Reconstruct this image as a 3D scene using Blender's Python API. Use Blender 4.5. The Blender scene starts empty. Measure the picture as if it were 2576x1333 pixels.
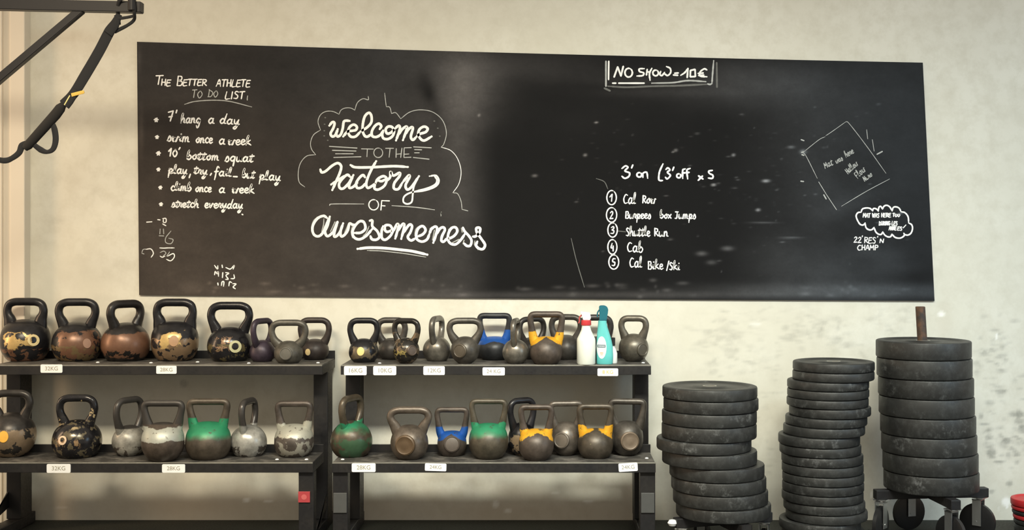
import bpy, bmesh, math, random
import numpy as np
from mathutils import Vector, Matrix
from mathutils.bvhtree import BVHTree
random.seed(7); np.random.seed(7)
S = bpy.context.scene
COL = S.collection
PI = math.pi

# ------------------------------------------------------------------ camera
F, CX, CY = 3100.0, 1370.0, 620.0        # focal length and vanishing point, in 2576x1333 pixels
CAMZ, WALL = 1.4426, 6.5                 # camera height and distance to the wall (wall face is y = 0)
cd = bpy.data.cameras.new('camera'); cam = bpy.data.objects.new('camera', cd); COL.objects.link(cam)
cam.location = (0, -WALL, CAMZ); cam.rotation_euler = (PI/2, 0, 0)
cd.sensor_width = 36.0; cd.lens = 36.0*F/2576.0
cd.shift_x = (1288.0-CX)/2576.0; cd.shift_y = -(666.5-CY)/2576.0
cd.clip_start = 0.05; cd.clip_end = 60
S.camera = cam

# ------------------------------------------------------------------ world, lamps, exposure
w = bpy.data.worlds.new('world'); S.world = w; w.use_nodes = True
w.node_tree.nodes['Background'].inputs[0].default_value = (1.0, 0.86, 0.68, 1)
w.node_tree.nodes['Background'].inputs[1].default_value = 0.66
def area(name, loc, target, sx, sy, power, color, spread=180):
    l = bpy.data.lights.new(name, 'AREA'); l.shape = 'RECTANGLE'; l.size = sx; l.size_y = sy
    l.energy = power; l.color = color; l.spread = math.radians(spread)
    o = bpy.data.objects.new(name, l); COL.objects.link(o); o.location = loc
    o.rotation_euler = (Vector(target)-Vector(loc)).to_track_quat('-Z', 'Y').to_euler()
    return o
area('ceiling_strip_light', (0.5, -4.3, 4.1), (0.4, 0, 0.05), 2.2, 0.5, 42, (1.0, 0.99, 0.85), 62)
area('left_strip_light', (-2.3, -4.3, 4.1), (-2.0, 0, 0.15), 1.8, 0.5, 25, (1.0, 0.84, 0.60), 64)
area('right_strip_light', (3.2, -4.3, 4.1), (2.7, 0, 0.05), 1.8, 0.5, 13, (0.74, 0.94, 1.0), 64)
area('warm_doorway_light', (-4.9, -1.15, 1.9), (-1.6, 0, 1.5), 0.4, 1.8, 22, (1.0, 0.66, 0.38), 140)
area('cool_right_light', (4.6, -3.2, 2.2), (2.2, 0, 0.8), 1.2, 1.4, 17, (0.45, 0.74, 1.0), 120)  # cool light from the right, its source unseen
S.view_settings.view_transform = 'Standard'; S.view_settings.look = 'None'
S.view_settings.exposure = 0.0; S.view_settings.gamma = 1.0; S.view_settings.use_curve_mapping = False

# ------------------------------------------------------------------ helpers
def at(px, py, D):
    """point at distance D from the camera that stands at pixel px, py of the photograph"""
    return Vector(((px-CX)*D/F, D-WALL, CAMZ-(py-CY)*D/F))
def tag(o, label=None, cat=None, group=None, kind=None):
    if label: o['label'] = label
    if cat: o['category'] = cat
    if group: o['group'] = group
    if kind: o['kind'] = kind
    return o
def empty(name, loc, label, cat, group=None, rz=0.0):
    o = bpy.data.objects.new(name, None); COL.objects.link(o); o.location = loc
    o.rotation_euler = (0, 0, rz); o.empty_display_size = 0.05
    return tag(o, label, cat, group)
def link(name, bm, mat, parent=None, smooth=True, label=None, angle=40):
    me = bpy.data.meshes.new(name)
    bmesh.ops.recalc_face_normals(bm, faces=bm.faces)
    bm.to_mesh(me); bm.free()
    return linkme(name, me, mat, parent, smooth, label, angle)
def linkme(name, me, mat, parent=None, smooth=True, label=None, angle=40):
    if mat: me.materials.append(mat)
    if smooth:
        me.polygons.foreach_set('use_smooth', [True]*len(me.polygons))
        try: me.set_sharp_from_angle(angle=math.radians(angle))
        except Exception: pass
    o = bpy.data.objects.new(name, me); COL.objects.link(o)
    if parent: o.parent = parent
    if label: o['label'] = label
    return o
def box(bm, x0, x1, y0, y1, z0, z1, bev=0.0, M=None):
    r = bmesh.ops.create_cube(bm, size=1.0)
    vs = r['verts']
    for v in vs:
        v.co = Vector(((x0+x1)/2+v.co.x*(x1-x0), (y0+y1)/2+v.co.y*(y1-y0), (z0+z1)/2+v.co.z*(z1-z0)))
        if M: v.co = M @ v.co
    if bev:
        es = list({e for v in vs for e in v.link_edges})
        bmesh.ops.bevel(bm, geom=es, offset=bev, segments=2, profile=0.5, affect='EDGES')
def lathe(bm, prof, n=40, M=None, sx=1.0, sy=1.0):
    """prof: list of (r, z); r = 0 closes with a single vertex"""
    rings = []
    for r, z in prof:
        if r <= 1e-6:
            v = bm.verts.new((0, 0, z)); rings.append([v])
        else:
            rings.append([bm.verts.new((r*sx*math.cos(2*PI*k/n), r*sy*math.sin(2*PI*k/n), z)) for k in range(n)])
    if M:
        for rg in rings:
            for v in rg: v.co = M @ v.co
    for a, b in zip(rings[:-1], rings[1:]):
        for k in range(n):
            k2 = (k+1) % n
            if len(a) == 1 and len(b) == 1: continue
            if len(a) == 1: bm.faces.new((a[0], b[k], b[k2]))
            elif len(b) == 1: bm.faces.new((a[k], a[k2], b[0]))
            else: bm.faces.new((a[k], a[k2], b[k2], b[k]))
    return rings
def catmull(P, n=8):
    P = [np.array(p, float) for p in P]
    if len(P) < 3:
        return [P[0]+(P[-1]-P[0])*t for t in np.linspace(0, 1, 4)]
    Q = [2*P[0]-P[1]]+P+[2*P[-1]-P[-2]]
    out = []
    for i in range(1, len(Q)-2):
        p0, p1, p2, p3 = Q[i-1], Q[i], Q[i+1], Q[i+2]
        for k in range(n):
            t = k/n
            out.append(0.5*((2*p1)+(-p0+p2)*t+(2*p0-5*p1+4*p2-p3)*t*t+(-p0+3*p1-3*p2+p3)*t**3))
    out.append(P[-1])
    return out
def sweep(bm, pts, ra, rb, nseg=14, sq=1.0, up=(0, 1, 0), closed=False):
    """sweep an ellipse (ra across in the plane of the path, rb along up) along pts"""
    n = len(pts); up = Vector(up); rings = []
    for i in range(n):
        if closed: t = Vector(pts[(i+1) % n])-Vector(pts[i-1])
        else: t = Vector(pts[min(i+1, n-1)])-Vector(pts[max(i-1, 0)])
        t.normalize(); nrm = t.cross(up)
        if nrm.length < 1e-4: nrm = Vector((1, 0, 0))
        nrm.normalize(); bi = nrm.cross(t).normalized()
        a = ra[i] if hasattr(ra, '__len__') else ra
        b = rb[i] if hasattr(rb, '__len__') else rb
        rg = []
        for k in range(nseg):
            th = 2*PI*(k+0.5)/nseg; c, s = math.cos(th), math.sin(th)
            c = math.copysign(abs(c)**sq, c); s = math.copysign(abs(s)**sq, s)
            rg.append(bm.verts.new(Vector(pts[i])+nrm*a*c+bi*b*s))
        rings.append(rg)
    prs = list(zip(rings[:-1], rings[1:]))
    if closed: prs.append((rings[-1], rings[0]))
    for a, b in prs:
        for k in range(nseg):
            bm.faces.new((a[k], a[(k+1) % nseg], b[(k+1) % nseg], b[k]))
    if not closed:
        bm.faces.new(rings[0]); bm.faces.new(rings[-1])

# ------------------------------------------------------------------ materials
def srgb(r, g, b):
    f = lambda c: (c/255/12.92) if c/255 <= 0.04045 else ((c/255+0.055)/1.055)**2.4
    return (f(r), f(g), f(b), 1.0)
class NT:
    def __init__(s, name):
        s.m = bpy.data.materials.new(name); s.m.use_nodes = True; s.t = s.m.node_tree
        s.b = s.t.nodes['Principled BSDF']
    def n(s, typ, **kw):
        nd = s.t.nodes.new(typ)
        for k, v in kw.items():
            if k.startswith('i_'): nd.inputs[int(k[2:])].default_value = v
            else: setattr(nd, k, v)
        return nd
    def l(s, a, b): s.t.links.new(a, b)
    def coord(s, seed=0.0, scale=(1, 1, 1)):
        tc = s.n('ShaderNodeTexCoord'); mp = s.n('ShaderNodeMapping')
        mp.inputs['Location'].default_value = (seed*1.7, seed*0.9, seed*2.3)
        mp.inputs['Scale'].default_value = scale
        s.l(tc.outputs['Object'], mp.inputs[0]); return mp.outputs[0]
    def noise(s, vec, scale, detail=4, rough=0.6):
        nd = s.n('ShaderNodeTexNoise'); nd.inputs['Scale'].default_value = scale
        nd.inputs['Detail'].default_value = detail; nd.inputs['Roughness'].default_value = rough
        s.l(vec, nd.inputs['Vector']); return nd.outputs['Fac']
    def ramp(s, fac, lo, hi, c0=(0, 0, 0, 1), c1=(1, 1, 1, 1)):
        nd = s.n('ShaderNodeValToRGB'); e = nd.color_ramp.elements
        e[0].position = lo; e[0].color = c0; e[1].position = hi; e[1].color = c1
        s.l(fac, nd.inputs[0]); return nd.outputs[0]
    def mr(s, v, a, b, c, d):
        nd = s.n('ShaderNodeMapRange'); s.l(v, nd.inputs[0])
        for i, x in enumerate((a, b, c, d)): nd.inputs[i+1].default_value = x
        return nd.outputs[0]
    def math(s, op, a, b=None, clamp=False):
        nd = s.n('ShaderNodeMath', operation=op); nd.use_clamp = clamp
        for i, x in enumerate((a, b)):
            if x is None: continue
            if isinstance(x, (int, float)): nd.inputs[i].default_value = x
            else: s.l(x, nd.inputs[i])
        return nd.outputs[0]
    def mix(s, fac, a, b):
        nd = s.n('ShaderNodeMix', data_type='RGBA')
        if isinstance(fac, (int, float)): nd.inputs[0].default_value = fac
        else: s.l(fac, nd.inputs[0])
        for i, x in ((6, a), (7, b)):
            if isinstance(x, tuple): nd.inputs[i].default_value = x
            else: s.l(x, nd.inputs[i])
        return nd.outputs[2]
    def bump(s, h, strength=0.2, dist=0.002):
        nd = s.n('ShaderNodeBump'); nd.inputs['Strength'].default_value = strength
        nd.inputs['Distance'].default_value = dist; s.l(h, nd.inputs['Height'])
        s.l(nd.outputs[0], s.b.inputs['Normal'])
    def out(s, color=None, rough=0.5, metal=0.0, spec=0.5, coat=0.0):
        if color is not None:
            if isinstance(color, tuple): s.b.inputs['Base Color'].default_value = color
            else: s.l(color, s.b.inputs['Base Color'])
        if isinstance(rough, (int, float)): s.b.inputs['Roughness'].default_value = rough
        else: s.l(rough, s.b.inputs['Roughness'])
        s.b.inputs['Metallic'].default_value = metal
        s.b.inputs['Specular IOR Level'].default_value = spec
        s.b.inputs['Coat Weight'].default_value = coat
        return s.m
def plain(name, col, rough=0.5, metal=0.0, var=0.15, scale=30, spec=0.5, bump=0.0):
    t = NT(name); c = t.coord(random.random()*20); n = t.noise(c, scale)
    dark = tuple(x*(1-var) for x in col[:3])+(1,); lite = tuple(min(1, x*(1+var)) for x in col[:3])+(1,)
    cc = t.mix(n, dark, lite)
    if bump: t.bump(n, bump)
    return t.out(cc, rough, metal, spec)

def wall_material():
    t = NT('painted_wall'); c = t.coord(3)
    at_ = t.n('ShaderNodeAttribute', attribute_name='stain_shade'); sp = t.n('ShaderNodeSeparateColor')
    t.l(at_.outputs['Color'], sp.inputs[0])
    n1 = t.noise(c, 1.6, 5, 0.6); n2 = t.noise(c, 14, 6, 0.65)
    base = t.mix(t.ramp(n1, 0.3, 0.7), (0.69, 0.675, 0.585, 1), (0.78, 0.775, 0.70, 1))
    base = t.mix(t.ramp(n2, 0.42, 0.75), base, (0.66, 0.645, 0.56, 1))
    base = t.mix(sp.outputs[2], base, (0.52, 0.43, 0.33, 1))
    f = t.math('MULTIPLY', sp.outputs[0], t.mr(n2, 0.3, 0.7, 0.6, 1.2), True)
    base = t.mix(f, base, (0.13, 0.135, 0.125, 1))
    base = t.mix(sp.outputs[1], base, (0.95, 0.95, 0.92, 1))
    t.bump(n2, 0.15, 0.003)
    return t.out(base, 0.75, spec=0.2)
def board_material():
    t = NT('blackboard_paint'); c = t.coord(5); cs = t.coord(5, (1.0, 1, 1.5))
    at_ = t.n('ShaderNodeAttribute', attribute_name='dust')
    n1 = t.noise(cs, 5, 6, 0.7); n2 = t.noise(c, 60, 4, 0.7)
    f = t.math('MULTIPLY', at_.outputs['Fac'], t.mr(n1, 0.3, 0.7, 0.75, 1.2))
    f = t.math('MULTIPLY', f, t.mr(n2, 0.3, 0.7, 0.92, 1.08), True)
    tn = t.n('ShaderNodeAttribute', attribute_name='dust_tint')
    dust = t.mix(tn.outputs['Fac'], (0.66, 0.53, 0.44, 1), (0.48, 0.56, 0.66, 1))
    col = t.mix(f, (0.0055, 0.0058, 0.0065, 1), dust)
    return t.out(col, 0.7, spec=0.10)
def floor_material():
    t = NT('rubber_floor'); c = t.coord(1); n = t.noise(c, 90, 5, 0.7); n2 = t.noise(c, 6, 3)
    col = t.mix(t.ramp(n, 0.45, 0.7), (0.018, 0.020, 0.018, 1), (0.06, 0.065, 0.055, 1))
    col = t.mix(t.ramp(n2, 0.4, 0.8), col, (0.035, 0.04, 0.032, 1))
    t.bump(n, 0.4); return t.out(col, 0.8)
def rack_material():
    t = NT('rack_black_steel'); c = t.coord(2); n = t.noise(c, 9, 5); n2 = t.noise(c, 70, 4)
    col = t.mix(t.ramp(n, 0.4, 0.75), (0.010, 0.010, 0.012, 1), (0.022, 0.020, 0.019, 1))
    return t.out(col, t.mr(n2, 0.3, 0.7, 0.42, 0.6), 0.1)
def shelf_material():
    t = NT('worn_shelf_rubber'); c = t.coord(4); n = t.noise(c, 14, 6, 0.7); n2 = t.noise(c, 3, 3)
    col = t.mix(t.ramp(n, 0.45, 0.68), (0.045, 0.043, 0.04, 1), (0.17, 0.16, 0.145, 1))
    return t.out(col, 0.6, 0.0)
def plate_material():
    t = NT('black_bumper_rubber'); c = t.coord(6); oi = t.n('ShaderNodeObjectInfo')
    ad = t.n('ShaderNodeVectorMath', operation='ADD'); mv = t.n('ShaderNodeCombineXYZ')
    r = t.math('MULTIPLY', oi.outputs['Random'], 40.0)
    for k in range(3): t.l(r, mv.inputs[k])
    t.l(c, ad.inputs[0]); t.l(mv.outputs[0], ad.inputs[1])
    n = t.noise(ad.outputs[0], 6, 6, 0.7); n2 = t.noise(ad.outputs[0], 26, 6, 0.75)
    m = t.math('MULTIPLY', t.ramp(n, 0.52, 0.72), t.ramp(n2, 0.5, 0.72))
    lv = t.math('MULTIPLY', oi.outputs['Random'], 0.5)
    col = t.mix(lv, (0.017, 0.0175, 0.017, 1), (0.030, 0.031, 0.030, 1))
    col = t.mix(t.ramp(n2, 0.45, 0.75), col, (0.046, 0.048, 0.047, 1))
    col = t.mix(m, col, (0.26, 0.27, 0.27, 1))
    t.bump(n2, 0.15); return t.out(col, 0.50, 0.0, 0.5)

def iron(name, base, seed, rough=0.42, metal=0.35, patches=(), band=None, handle_only=None, var=0.5):
    """cast iron; patches: (colour, noise scale, threshold, zlo, zhi[, xmid, halfwidth]); band: (colour, zlo, zhi, raggedness)"""
    t = NT(name); c = t.coord(seed); n = t.noise(c, 22, 5, 0.65); nf = t.noise(c, 120, 3, 0.6)
    tc = t.n('ShaderNodeTexCoord'); sx = t.n('ShaderNodeSeparateXYZ'); t.l(tc.outputs['Object'], sx.inputs[0])
    b = tuple(base[:3])
    col = t.mix(t.ramp(n, 0.35, 0.7), tuple(x*(1-var*0.6) for x in b)+(1,), tuple(min(1, x*(1+var)) for x in b)+(1,))
    for i, p in enumerate(patches):
        pc, sc, th, z0, z1 = p[:5]
        cc = t.coord(seed+3.3*(i+1)); nn = t.noise(cc, sc, 5, 0.6)
        zz = t.math('ADD', sx.outputs[2], t.math('MULTIPLY', t.math('SUBTRACT', nn, 0.5), 0.06 if len(p) < 6 else 0.13))
        m = t.math('MULTIPLY', t.mr(zz, z0, z0+0.006, 0, 1), t.mr(zz, z1-0.006, z1, 1, 0))
        if len(p) > 5:
            dx = t.math('ABSOLUTE', t.math('SUBTRACT', sx.outputs[0], p[5]))
            dx = t.math('ADD', dx, t.math('MULTIPLY', t.math('SUBTRACT', nn, 0.5), 0.16))
            m = t.math('MULTIPLY', m, t.mr(dx, p[6]-0.005, p[6], 1, 0))
        m = t.math('MULTIPLY', m, t.ramp(nn, th, th+0.02))
        n3 = t.noise(c, 45, 4, 0.7)
        pcol = t.mix(n3, tuple(x*0.7 for x in pc[:3])+(1,), tuple(min(1, x*1.25) for x in pc[:3])+(1,))
        col = t.mix(m, col, pcol)
    if band:
        bc, z0, z1, rag = band[:4]; arch = band[4] if len(band) > 4 else 0.0; sf = band[5] if len(band) > 5 else 0.004
        cc = t.coord(seed+9); nn = t.noise(cc, 16, 5, 0.6)
        zz = t.math('ADD', sx.outputs[2], t.math('MULTIPLY', t.math('SUBTRACT', nn, 0.5), rag))
        za = t.math('ADD', zz, t.math('MULTIPLY', t.math('ABSOLUTE', sx.outputs[0]), arch))
        m = t.math('MULTIPLY', t.mr(za, z0, z0+sf, 0, 1), t.mr(zz, z1-0.004, z1, 1, 0))
        chips = t.ramp(t.noise(cc, 40, 5, 0.7), 0.60, 0.64, (1, 1, 1, 1), (0.15, 0.15, 0.15, 1))
        m = t.math('MULTIPLY', m, chips)
        col = t.mix(m, col, t.mix(n, tuple(x*0.75 for x in bc[:3])+(1,), tuple(min(1, x*1.2) for x in bc[:3])+(1,)))
    t.bump(nf, 0.12, 0.001)
    return t.out(col, rough, metal)

M_WALL = wall_material(); M_BOARD = board_material(); M_FLOOR = floor_material()
M_RACK = rack_material(); M_SHELF = shelf_material(); M_PLATE = plate_material()
M_CH1 = plain('white_chalk', (0.90, 0.94, 0.95, 1), 0.9, var=0.12, scale=70)
M_CH2 = plain('grey_chalk', (0.44, 0.46, 0.46, 1), 0.9, var=0.3, scale=60)
M_CH3 = plain('faint_chalk', (0.14, 0.145, 0.14, 1), 0.9, var=0.3, scale=60)
M_STRAP = plain('black_webbing', (0.009, 0.010, 0.013, 1), 0.75, scale=200)
M_YEL = plain('yellow_tag', (0.75, 0.50, 0.10, 1), 0.6)
M_SIGN = plain('white_sign', (0.92, 0.95, 0.97, 1), 0.45, var=0.03)
M_INK = plain('faded_sign_ink', (0.33, 0.31, 0.24, 1), 0.6)
M_INKY = plain('yellow_sign_ink', (0.80, 0.52, 0.10, 1), 0.6)
M_BLACK = plain('black_plastic', (0.012, 0.012, 0.013, 1), 0.4)
M_STEEL = plain('zinc_steel', (0.55, 0.56, 0.56, 1), 0.3, 0.9)
M_RED = plain('red_sticker', (0.42, 0.05, 0.06, 1), 0.5)
M_GREYP = plain('grey_foot_plate', (0.075, 0.078, 0.078, 1), 0.5)

# ------------------------------------------------------------------ setting: wall, pillar, floor
def grid_mesh(name, xs, zs, y, pxmap=None):
    nx, nz = len(xs), len(zs)
    X, Z = np.meshgrid(xs, zs)
    if pxmap is not None: X, Z = pxmap(X, Z)
    co = np.stack([X.ravel(), np.full(X.size, y), Z.ravel()], 1)
    i = np.arange(nx*nz).reshape(nz, nx)
    f = np.stack([i[:-1, :-1].ravel(), i[:-1, 1:].ravel(), i[1:, 1:].ravel(), i[1:, :-1].ravel()], 1)
    me = bpy.data.meshes.new(name)
    me.vertices.add(len(co)); me.vertices.foreach_set('co', co.ravel())
    me.loops.add(f.size); me.loops.foreach_set('vertex_index', f.ravel().astype(np.int32))
    me.polygons.add(len(f)); me.polygons.foreach_set('loop_start', (np.arange(len(f))*4).astype(np.int32))
    me.polygons.foreach_set('loop_total', np.full(len(f), 4, np.int32))
    me.update(); me.validate()
    return me, X, Z
PXM = F/WALL                                  # pixels per metre on the wall
xs = np.concatenate([np.linspace(-5, -2.95, 12), np.arange(-2.94, 2.62, 0.011), np.linspace(2.63, 5, 12)])
zs = np.concatenate([np.arange(0, 1.36, 0.011), np.arange(1.37, 2.9, 0.03), np.linspace(2.93, 4.2, 6)])
me, X, Z = grid_mesh('wall_back', xs, zs, 0.0)
PX = X*PXM+CX; PY = CY+(CAMZ-Z)*PXM
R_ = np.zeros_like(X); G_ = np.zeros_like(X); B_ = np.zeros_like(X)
def ell(A, cx, cy, rx, ry, v, soft=0.35, rot=0.0):
    dx, dy = PX-cx, PY-cy
    c, s = math.cos(rot), math.sin(rot)
    u = (dx*c+dy*s)/rx; q = (-dx*s+dy*c)/ry
    d = np.sqrt(u*u+q*q)
    np.maximum(A, v*np.clip((1+soft-d)/(2*soft), 0, 1), out=A)
def cluster(x0, x1, y0, y1, n, v0, v1, rx=(5, 20), ry=(2, 7), A=None):
    rng = random.Random(int(x0+y0*3+n))
    for _ in range(n):
        # triangular distribution keeps the marks thicker in the middle
        cx = rng.triangular(x0, x1); cy = rng.triangular(y0, y1)
        ell(R_ if A is None else A, cx, cy, rng.uniform(*rx), rng.uniform(*ry), rng.uniform(v0, v1), 0.5, rng.uniform(-0.3, 0.3))
cluster(1730, 1900, 765, 950, 75, 0.05, 0.26)
cluster(1840, 1960, 770, 960, 30, 0.04, 0.16)
cluster(1970, 2150, 765, 905, 55, 0.05, 0.30)
cluster(2180, 2320, 765, 860, 25, 0.04, 0.20)
cluster(2445, 2580, 770, 1010, 45, 0.08, 0.38, (5, 15), (2, 6))
cluster(2460, 2620, 960, 1230, 60, 0.12, 0.52, (5, 14), (2, 7))
cluster(1700, 2400, 765, 830, 40, 0.02, 0.08, (10, 40), (1, 4))
cluster(60, 700, 760, 860, 40, 0.03, 0.10, (6, 35), (3, 9))
cluster(900, 1620, 760, 850, 34, 0.03, 0.10, (6, 30), (3, 8))
cluster(70, 340, 400, 740, 18, 0.02, 0.07, (5, 40), (3, 10))
cluster(1900, 1960, 960, 1250, 16, 0.04, 0.16, (3, 12), (2, 5))
for cx, cy, rx, ry, v in ((462, 965, 10, 10, .3), (1620, 805, 7, 5, .3), (2494, 1138, 12, 10, .55), (2532, 1108, 12, 8, .6), (2488, 1100, 10, 7, .45),
                          (2572, 1076, 10, 9, .6), (2494, 1236, 8, 5, .5), (2514, 1163, 16, 3, .6), (2540, 1216, 8, 7, .45), (2518, 984, 14, 6, .45)):
    ell(R_, cx, cy, rx, ry, v, 0.3)
for x0, y0, x1, y1 in ((1900, 990, 1965, 988), (1930, 925, 1962, 932), (1962, 870, 1950, 955), (2120, 860, 2165, 868), (2165, 885, 2180, 905), (1895, 960, 1900, 1100)):
    for k in np.linspace(0, 1, 8): ell(R_, x0+(x1-x0)*k, y0+(y1-y0)*k, 7, 2, 0.14, 0.6)
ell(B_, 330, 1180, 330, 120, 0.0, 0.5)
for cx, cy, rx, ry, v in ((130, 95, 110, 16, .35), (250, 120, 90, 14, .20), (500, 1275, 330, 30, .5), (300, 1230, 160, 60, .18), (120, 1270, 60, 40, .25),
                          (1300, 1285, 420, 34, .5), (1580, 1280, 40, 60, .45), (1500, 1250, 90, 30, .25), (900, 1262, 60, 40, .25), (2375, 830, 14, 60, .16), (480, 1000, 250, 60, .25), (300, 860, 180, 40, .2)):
    ell(B_, cx, cy, rx, ry, v, 0.9)  # brown stains, with arm shadow and shade behind the shelves painted in
for cx, cy, rx, ry, v in ((620, 1258, 9, 5, .9), (675, 1261, 11, 4, .8), (1247, 1268, 8, 9, .7), (1278, 1285, 9, 6, .6), (1480, 1262, 13, 4, .7),
                          (2531, 1262, 11, 11, 1), (2534, 1274, 3, 5, 1), (2510, 1278, 2, 10, 1), (2193, 1244, 3, 9, .9), (2368, 790, 9, 7, .9), (2507, 846, 3, 8, .9),
                          (1396, 1240, 10, 3, .5), (1900, 815, 14, 5, .4), (2130, 905, 30, 6, .5), (155, 1277, 14, 3, .4)):
    ell(G_, cx, cy, rx, ry, v, 0.3)
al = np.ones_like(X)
ca = me.color_attributes.new('stain_shade', 'FLOAT_COLOR', 'POINT')
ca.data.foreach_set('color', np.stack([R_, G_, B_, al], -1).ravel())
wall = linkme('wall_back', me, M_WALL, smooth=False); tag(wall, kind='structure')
# pillar at the left end of the wall, with a groove down its face
bm = bmesh.new()
x1 = (62-CX)*6.43/F; xg = (24-CX)*6.43/F
box(bm, xg, x1, -0.07, 0.005, 0, 4.2, 0.004)
box(bm, xg-0.04, xg, -0.052, 0.005, 0, 4.2)
box(bm, -3.6, xg-0.04, -0.07, 0.005, 0, 4.2, 0.004)
M_PIL = plain('cream_pillar_paint', (0.74, 0.69, 0.60, 1), 0.7, var=0.04, scale=4)
tag(link('trim_1', bm, M_PIL, smooth=False), kind='structure')
bm = bmesh.new(); box(bm, -5, 5, -9, 0.02, -0.05, 0)
tag(link('floor', bm, M_FLOOR, smooth=False), kind='structure')

# ------------------------------------------------------------------ chalkboard
DB = 6.487                                    # distance of the board's face
C0, C1, C2, C3 = (344.5, 105), (2321.5, 157.5), (2351, 757), (350, 742)     # its corners in the photograph
board = empty('chalkboard', at(1345, 749, WALL), 'long black chalkboard painted with handwriting above the kettlebell racks', 'chalkboard')
board.location.y = 0
def bq(U, V):
    px = (1-V)*((1-U)*C0[0]+U*C1[0])+V*((1-U)*C3[0]+U*C2[0])
    py = (1-V)*((1-U)*C0[1]+U*C1[1])+V*((1-U)*C3[1]+U*C2[1])
    py = py+4.0*4*U*(1-U)*(0.35+0.4*(1-V))
    return (px-CX)*DB/F, CAMZ-(py-CY)*DB/F
me, X, Z = grid_mesh('board_surface', np.linspace(0, 1, 620), np.linspace(1, 0, 200), DB-WALL, bq)
PX = X*F/DB+CX; PY = CY+(CAMZ-Z)*F/DB
D_ = np.full_like(X, 0.0)
def sm(a, lo, hi): return np.clip((a-lo)/(hi-lo), 0, 1)
def smooth(a, lo, hi):
    t_ = sm(a, lo, hi); return t_*t_*(3-2*t_)
# chalk residue: an even film on the left half, a wiped clean middle, hazier right end
film = 0.075*(1-smooth(PX, 1150, 1260))+0.009*smooth(PX, 1150, 1260)
film += 0.012*smooth(PY, 250, 740)*(1-smooth(PX, 900, 1250))
film += 0.030*smooth(PX, 1780, 2050)*(1-smooth(PY, 420, 650)*0.4)
film += 0.012*smooth(PY, 380, 740)*(1-smooth(PX, 500, 900))
film += 0.010*smooth(PX, 2000, 2300)
D_ += film
def blot(cx, cy, rx, ry, v, soft=1.0, rot=0.0):
    dx, dy = PX-cx, PY-cy; c, s = math.cos(rot), math.sin(rot)
    d2 = ((dx*c+dy*s)/rx)**2+((-dx*s+dy*c)/ry)**2
    global D_
    D_ = D_+v*np.exp(-d2*soft)
blot(1185, 225, 80, 80, 0.13); blot(1155, 330, 34, 190, 0.05); blot(1330, 165, 170, 45, 0.05); blot(1150, 170, 120, 40, 0.02)
blot(1500, 190, 160, 18, 0.012); blot(1900, 215, 220, 50, 0.075); blot(1860, 180, 120, 30, 0.03); blot(1700, 232, 170, 12, 0.035)
blot(1600, 205, 100, 10, 0.03); blot(2120, 300, 170, 90, 0.018); blot(2060, 480, 60, 120, 0.022); blot(2130, 515, 90, 25, 0.03, 1, -0.4)
blot(2080, 690, 160, 60, 0.045); blot(2210, 640, 110, 22, 0.03, 1, 0.15); blot(2260, 665, 60, 30, 0.03); blot(1960, 640, 80, 60, 0.02)
blot(2100, 730, 300, 16, 0.11); blot(1700, 742, 700, 9, 0.06); blot(1200, 742, 500, 8, 0.03); blot(480, 722, 40, 14, .06); blot(700, 735, 300, 10, 0.03)
blot(2300, 690, 60, 50, -0.03); blot(2245, 650, 90, 16, -0.02); blot(1066, 205, 20, 36, -0.05); blot(1080, 236, 16, 24, -0.04); blot(1098, 290, 12, 50, -0.03); blot(1085, 245, 16, 30, -0.03)
blot(620, 150, 300, 40, -0.016); blot(700, 260, 110, 160, -0.015); blot(400, 560, 90, 140, 0.02); blot(1450, 300, 160, 60, 0.008)
blot(355, 330, 6, 60, 0.06); blot(350, 150, 6, 30, 0.05)
D_ = np.maximum(D_*0.80-0.003, 0.002)
rng = random.Random(11)
for _ in range(150):                          # flecks and dragged marks
    x = rng.triangular(1330, 2290, 1950); y = rng.triangular(240, 720, 430)
    rx = rng.uniform(1.5, 6); ry = rng.uniform(1.2, 2.0); v = rng.choice((.015, .02, .03, .04, .10))
    m = np.abs(PY-y) < 10; d2 = ((PX[m]-x)/rx)**2+((PY[m]-y)/ry)**2
    D_[m] += v*np.exp(-d2)
for _ in range(60):
    x = rng.uniform(400, 2300); y = rng.triangular(700, 748, 738)
    rx = rng.uniform(3, 16); v = rng.choice((.03, .05, .08)); m = np.abs(PY-y) < 14
    D_[m] += v*np.exp(-(((PX[m]-x)/rx)**2+((PY[m]-y)/4)**2))
for x, y, rx, ry, v in ((1927, 455, 8, 3, .6), (1907, 528, 5, 3, .4), (1795, 465, 5, 2.5, .6), (2210, 262, 5, 2, .1), (1765, 638, 12, 5, .14), (1790, 660, 12, 5, .09),
                        (1830, 625, 13, 5, .16), (1205, 290, 3, 3, .3), (1500, 308, 4, 2, .4), (1472, 390, 4, 3, .3), (1845, 390, 4, 3, .4), (1700, 378, 4, 3, .3),
                        (1693, 382, 3, 2, .3), (1990, 370, 8, 3, .2), (2020, 382, 7, 5, .3), (1345, 442, 6, 3, .2), (1920, 560, 30, 2, .1), (1990, 598, 25, 2, .12), (2265, 537, 5, 2, .3)):
    m = np.abs(PY-y) < 3*ry+2
    D_[m] += v*np.exp(-(((PX[m]-x)/rx)**2+((PY[m]-y)/ry)**2))
fa = me.attributes.new('dust', 'FLOAT', 'POINT'); fa.data.foreach_set('value', D_.ravel())
tint = 0.10+0.42*smooth(PX, 500, 1300)+0.45*smooth(PX, 1500, 2300)+0.25*smooth(PX, 560, 700)*0   # film is browner on the left, blue-grey on the right
tint = tint+0.35*(1-smooth(PY, 150, 420))*(1-smooth(PX, 900, 1200))
fb = me.attributes.new('dust_tint', 'FLOAT', 'POINT'); fb.data.foreach_set('value', np.clip(tint, 0, 1).ravel())
bs = linkme('board_surface', me, M_BOARD, smooth=False)
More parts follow.
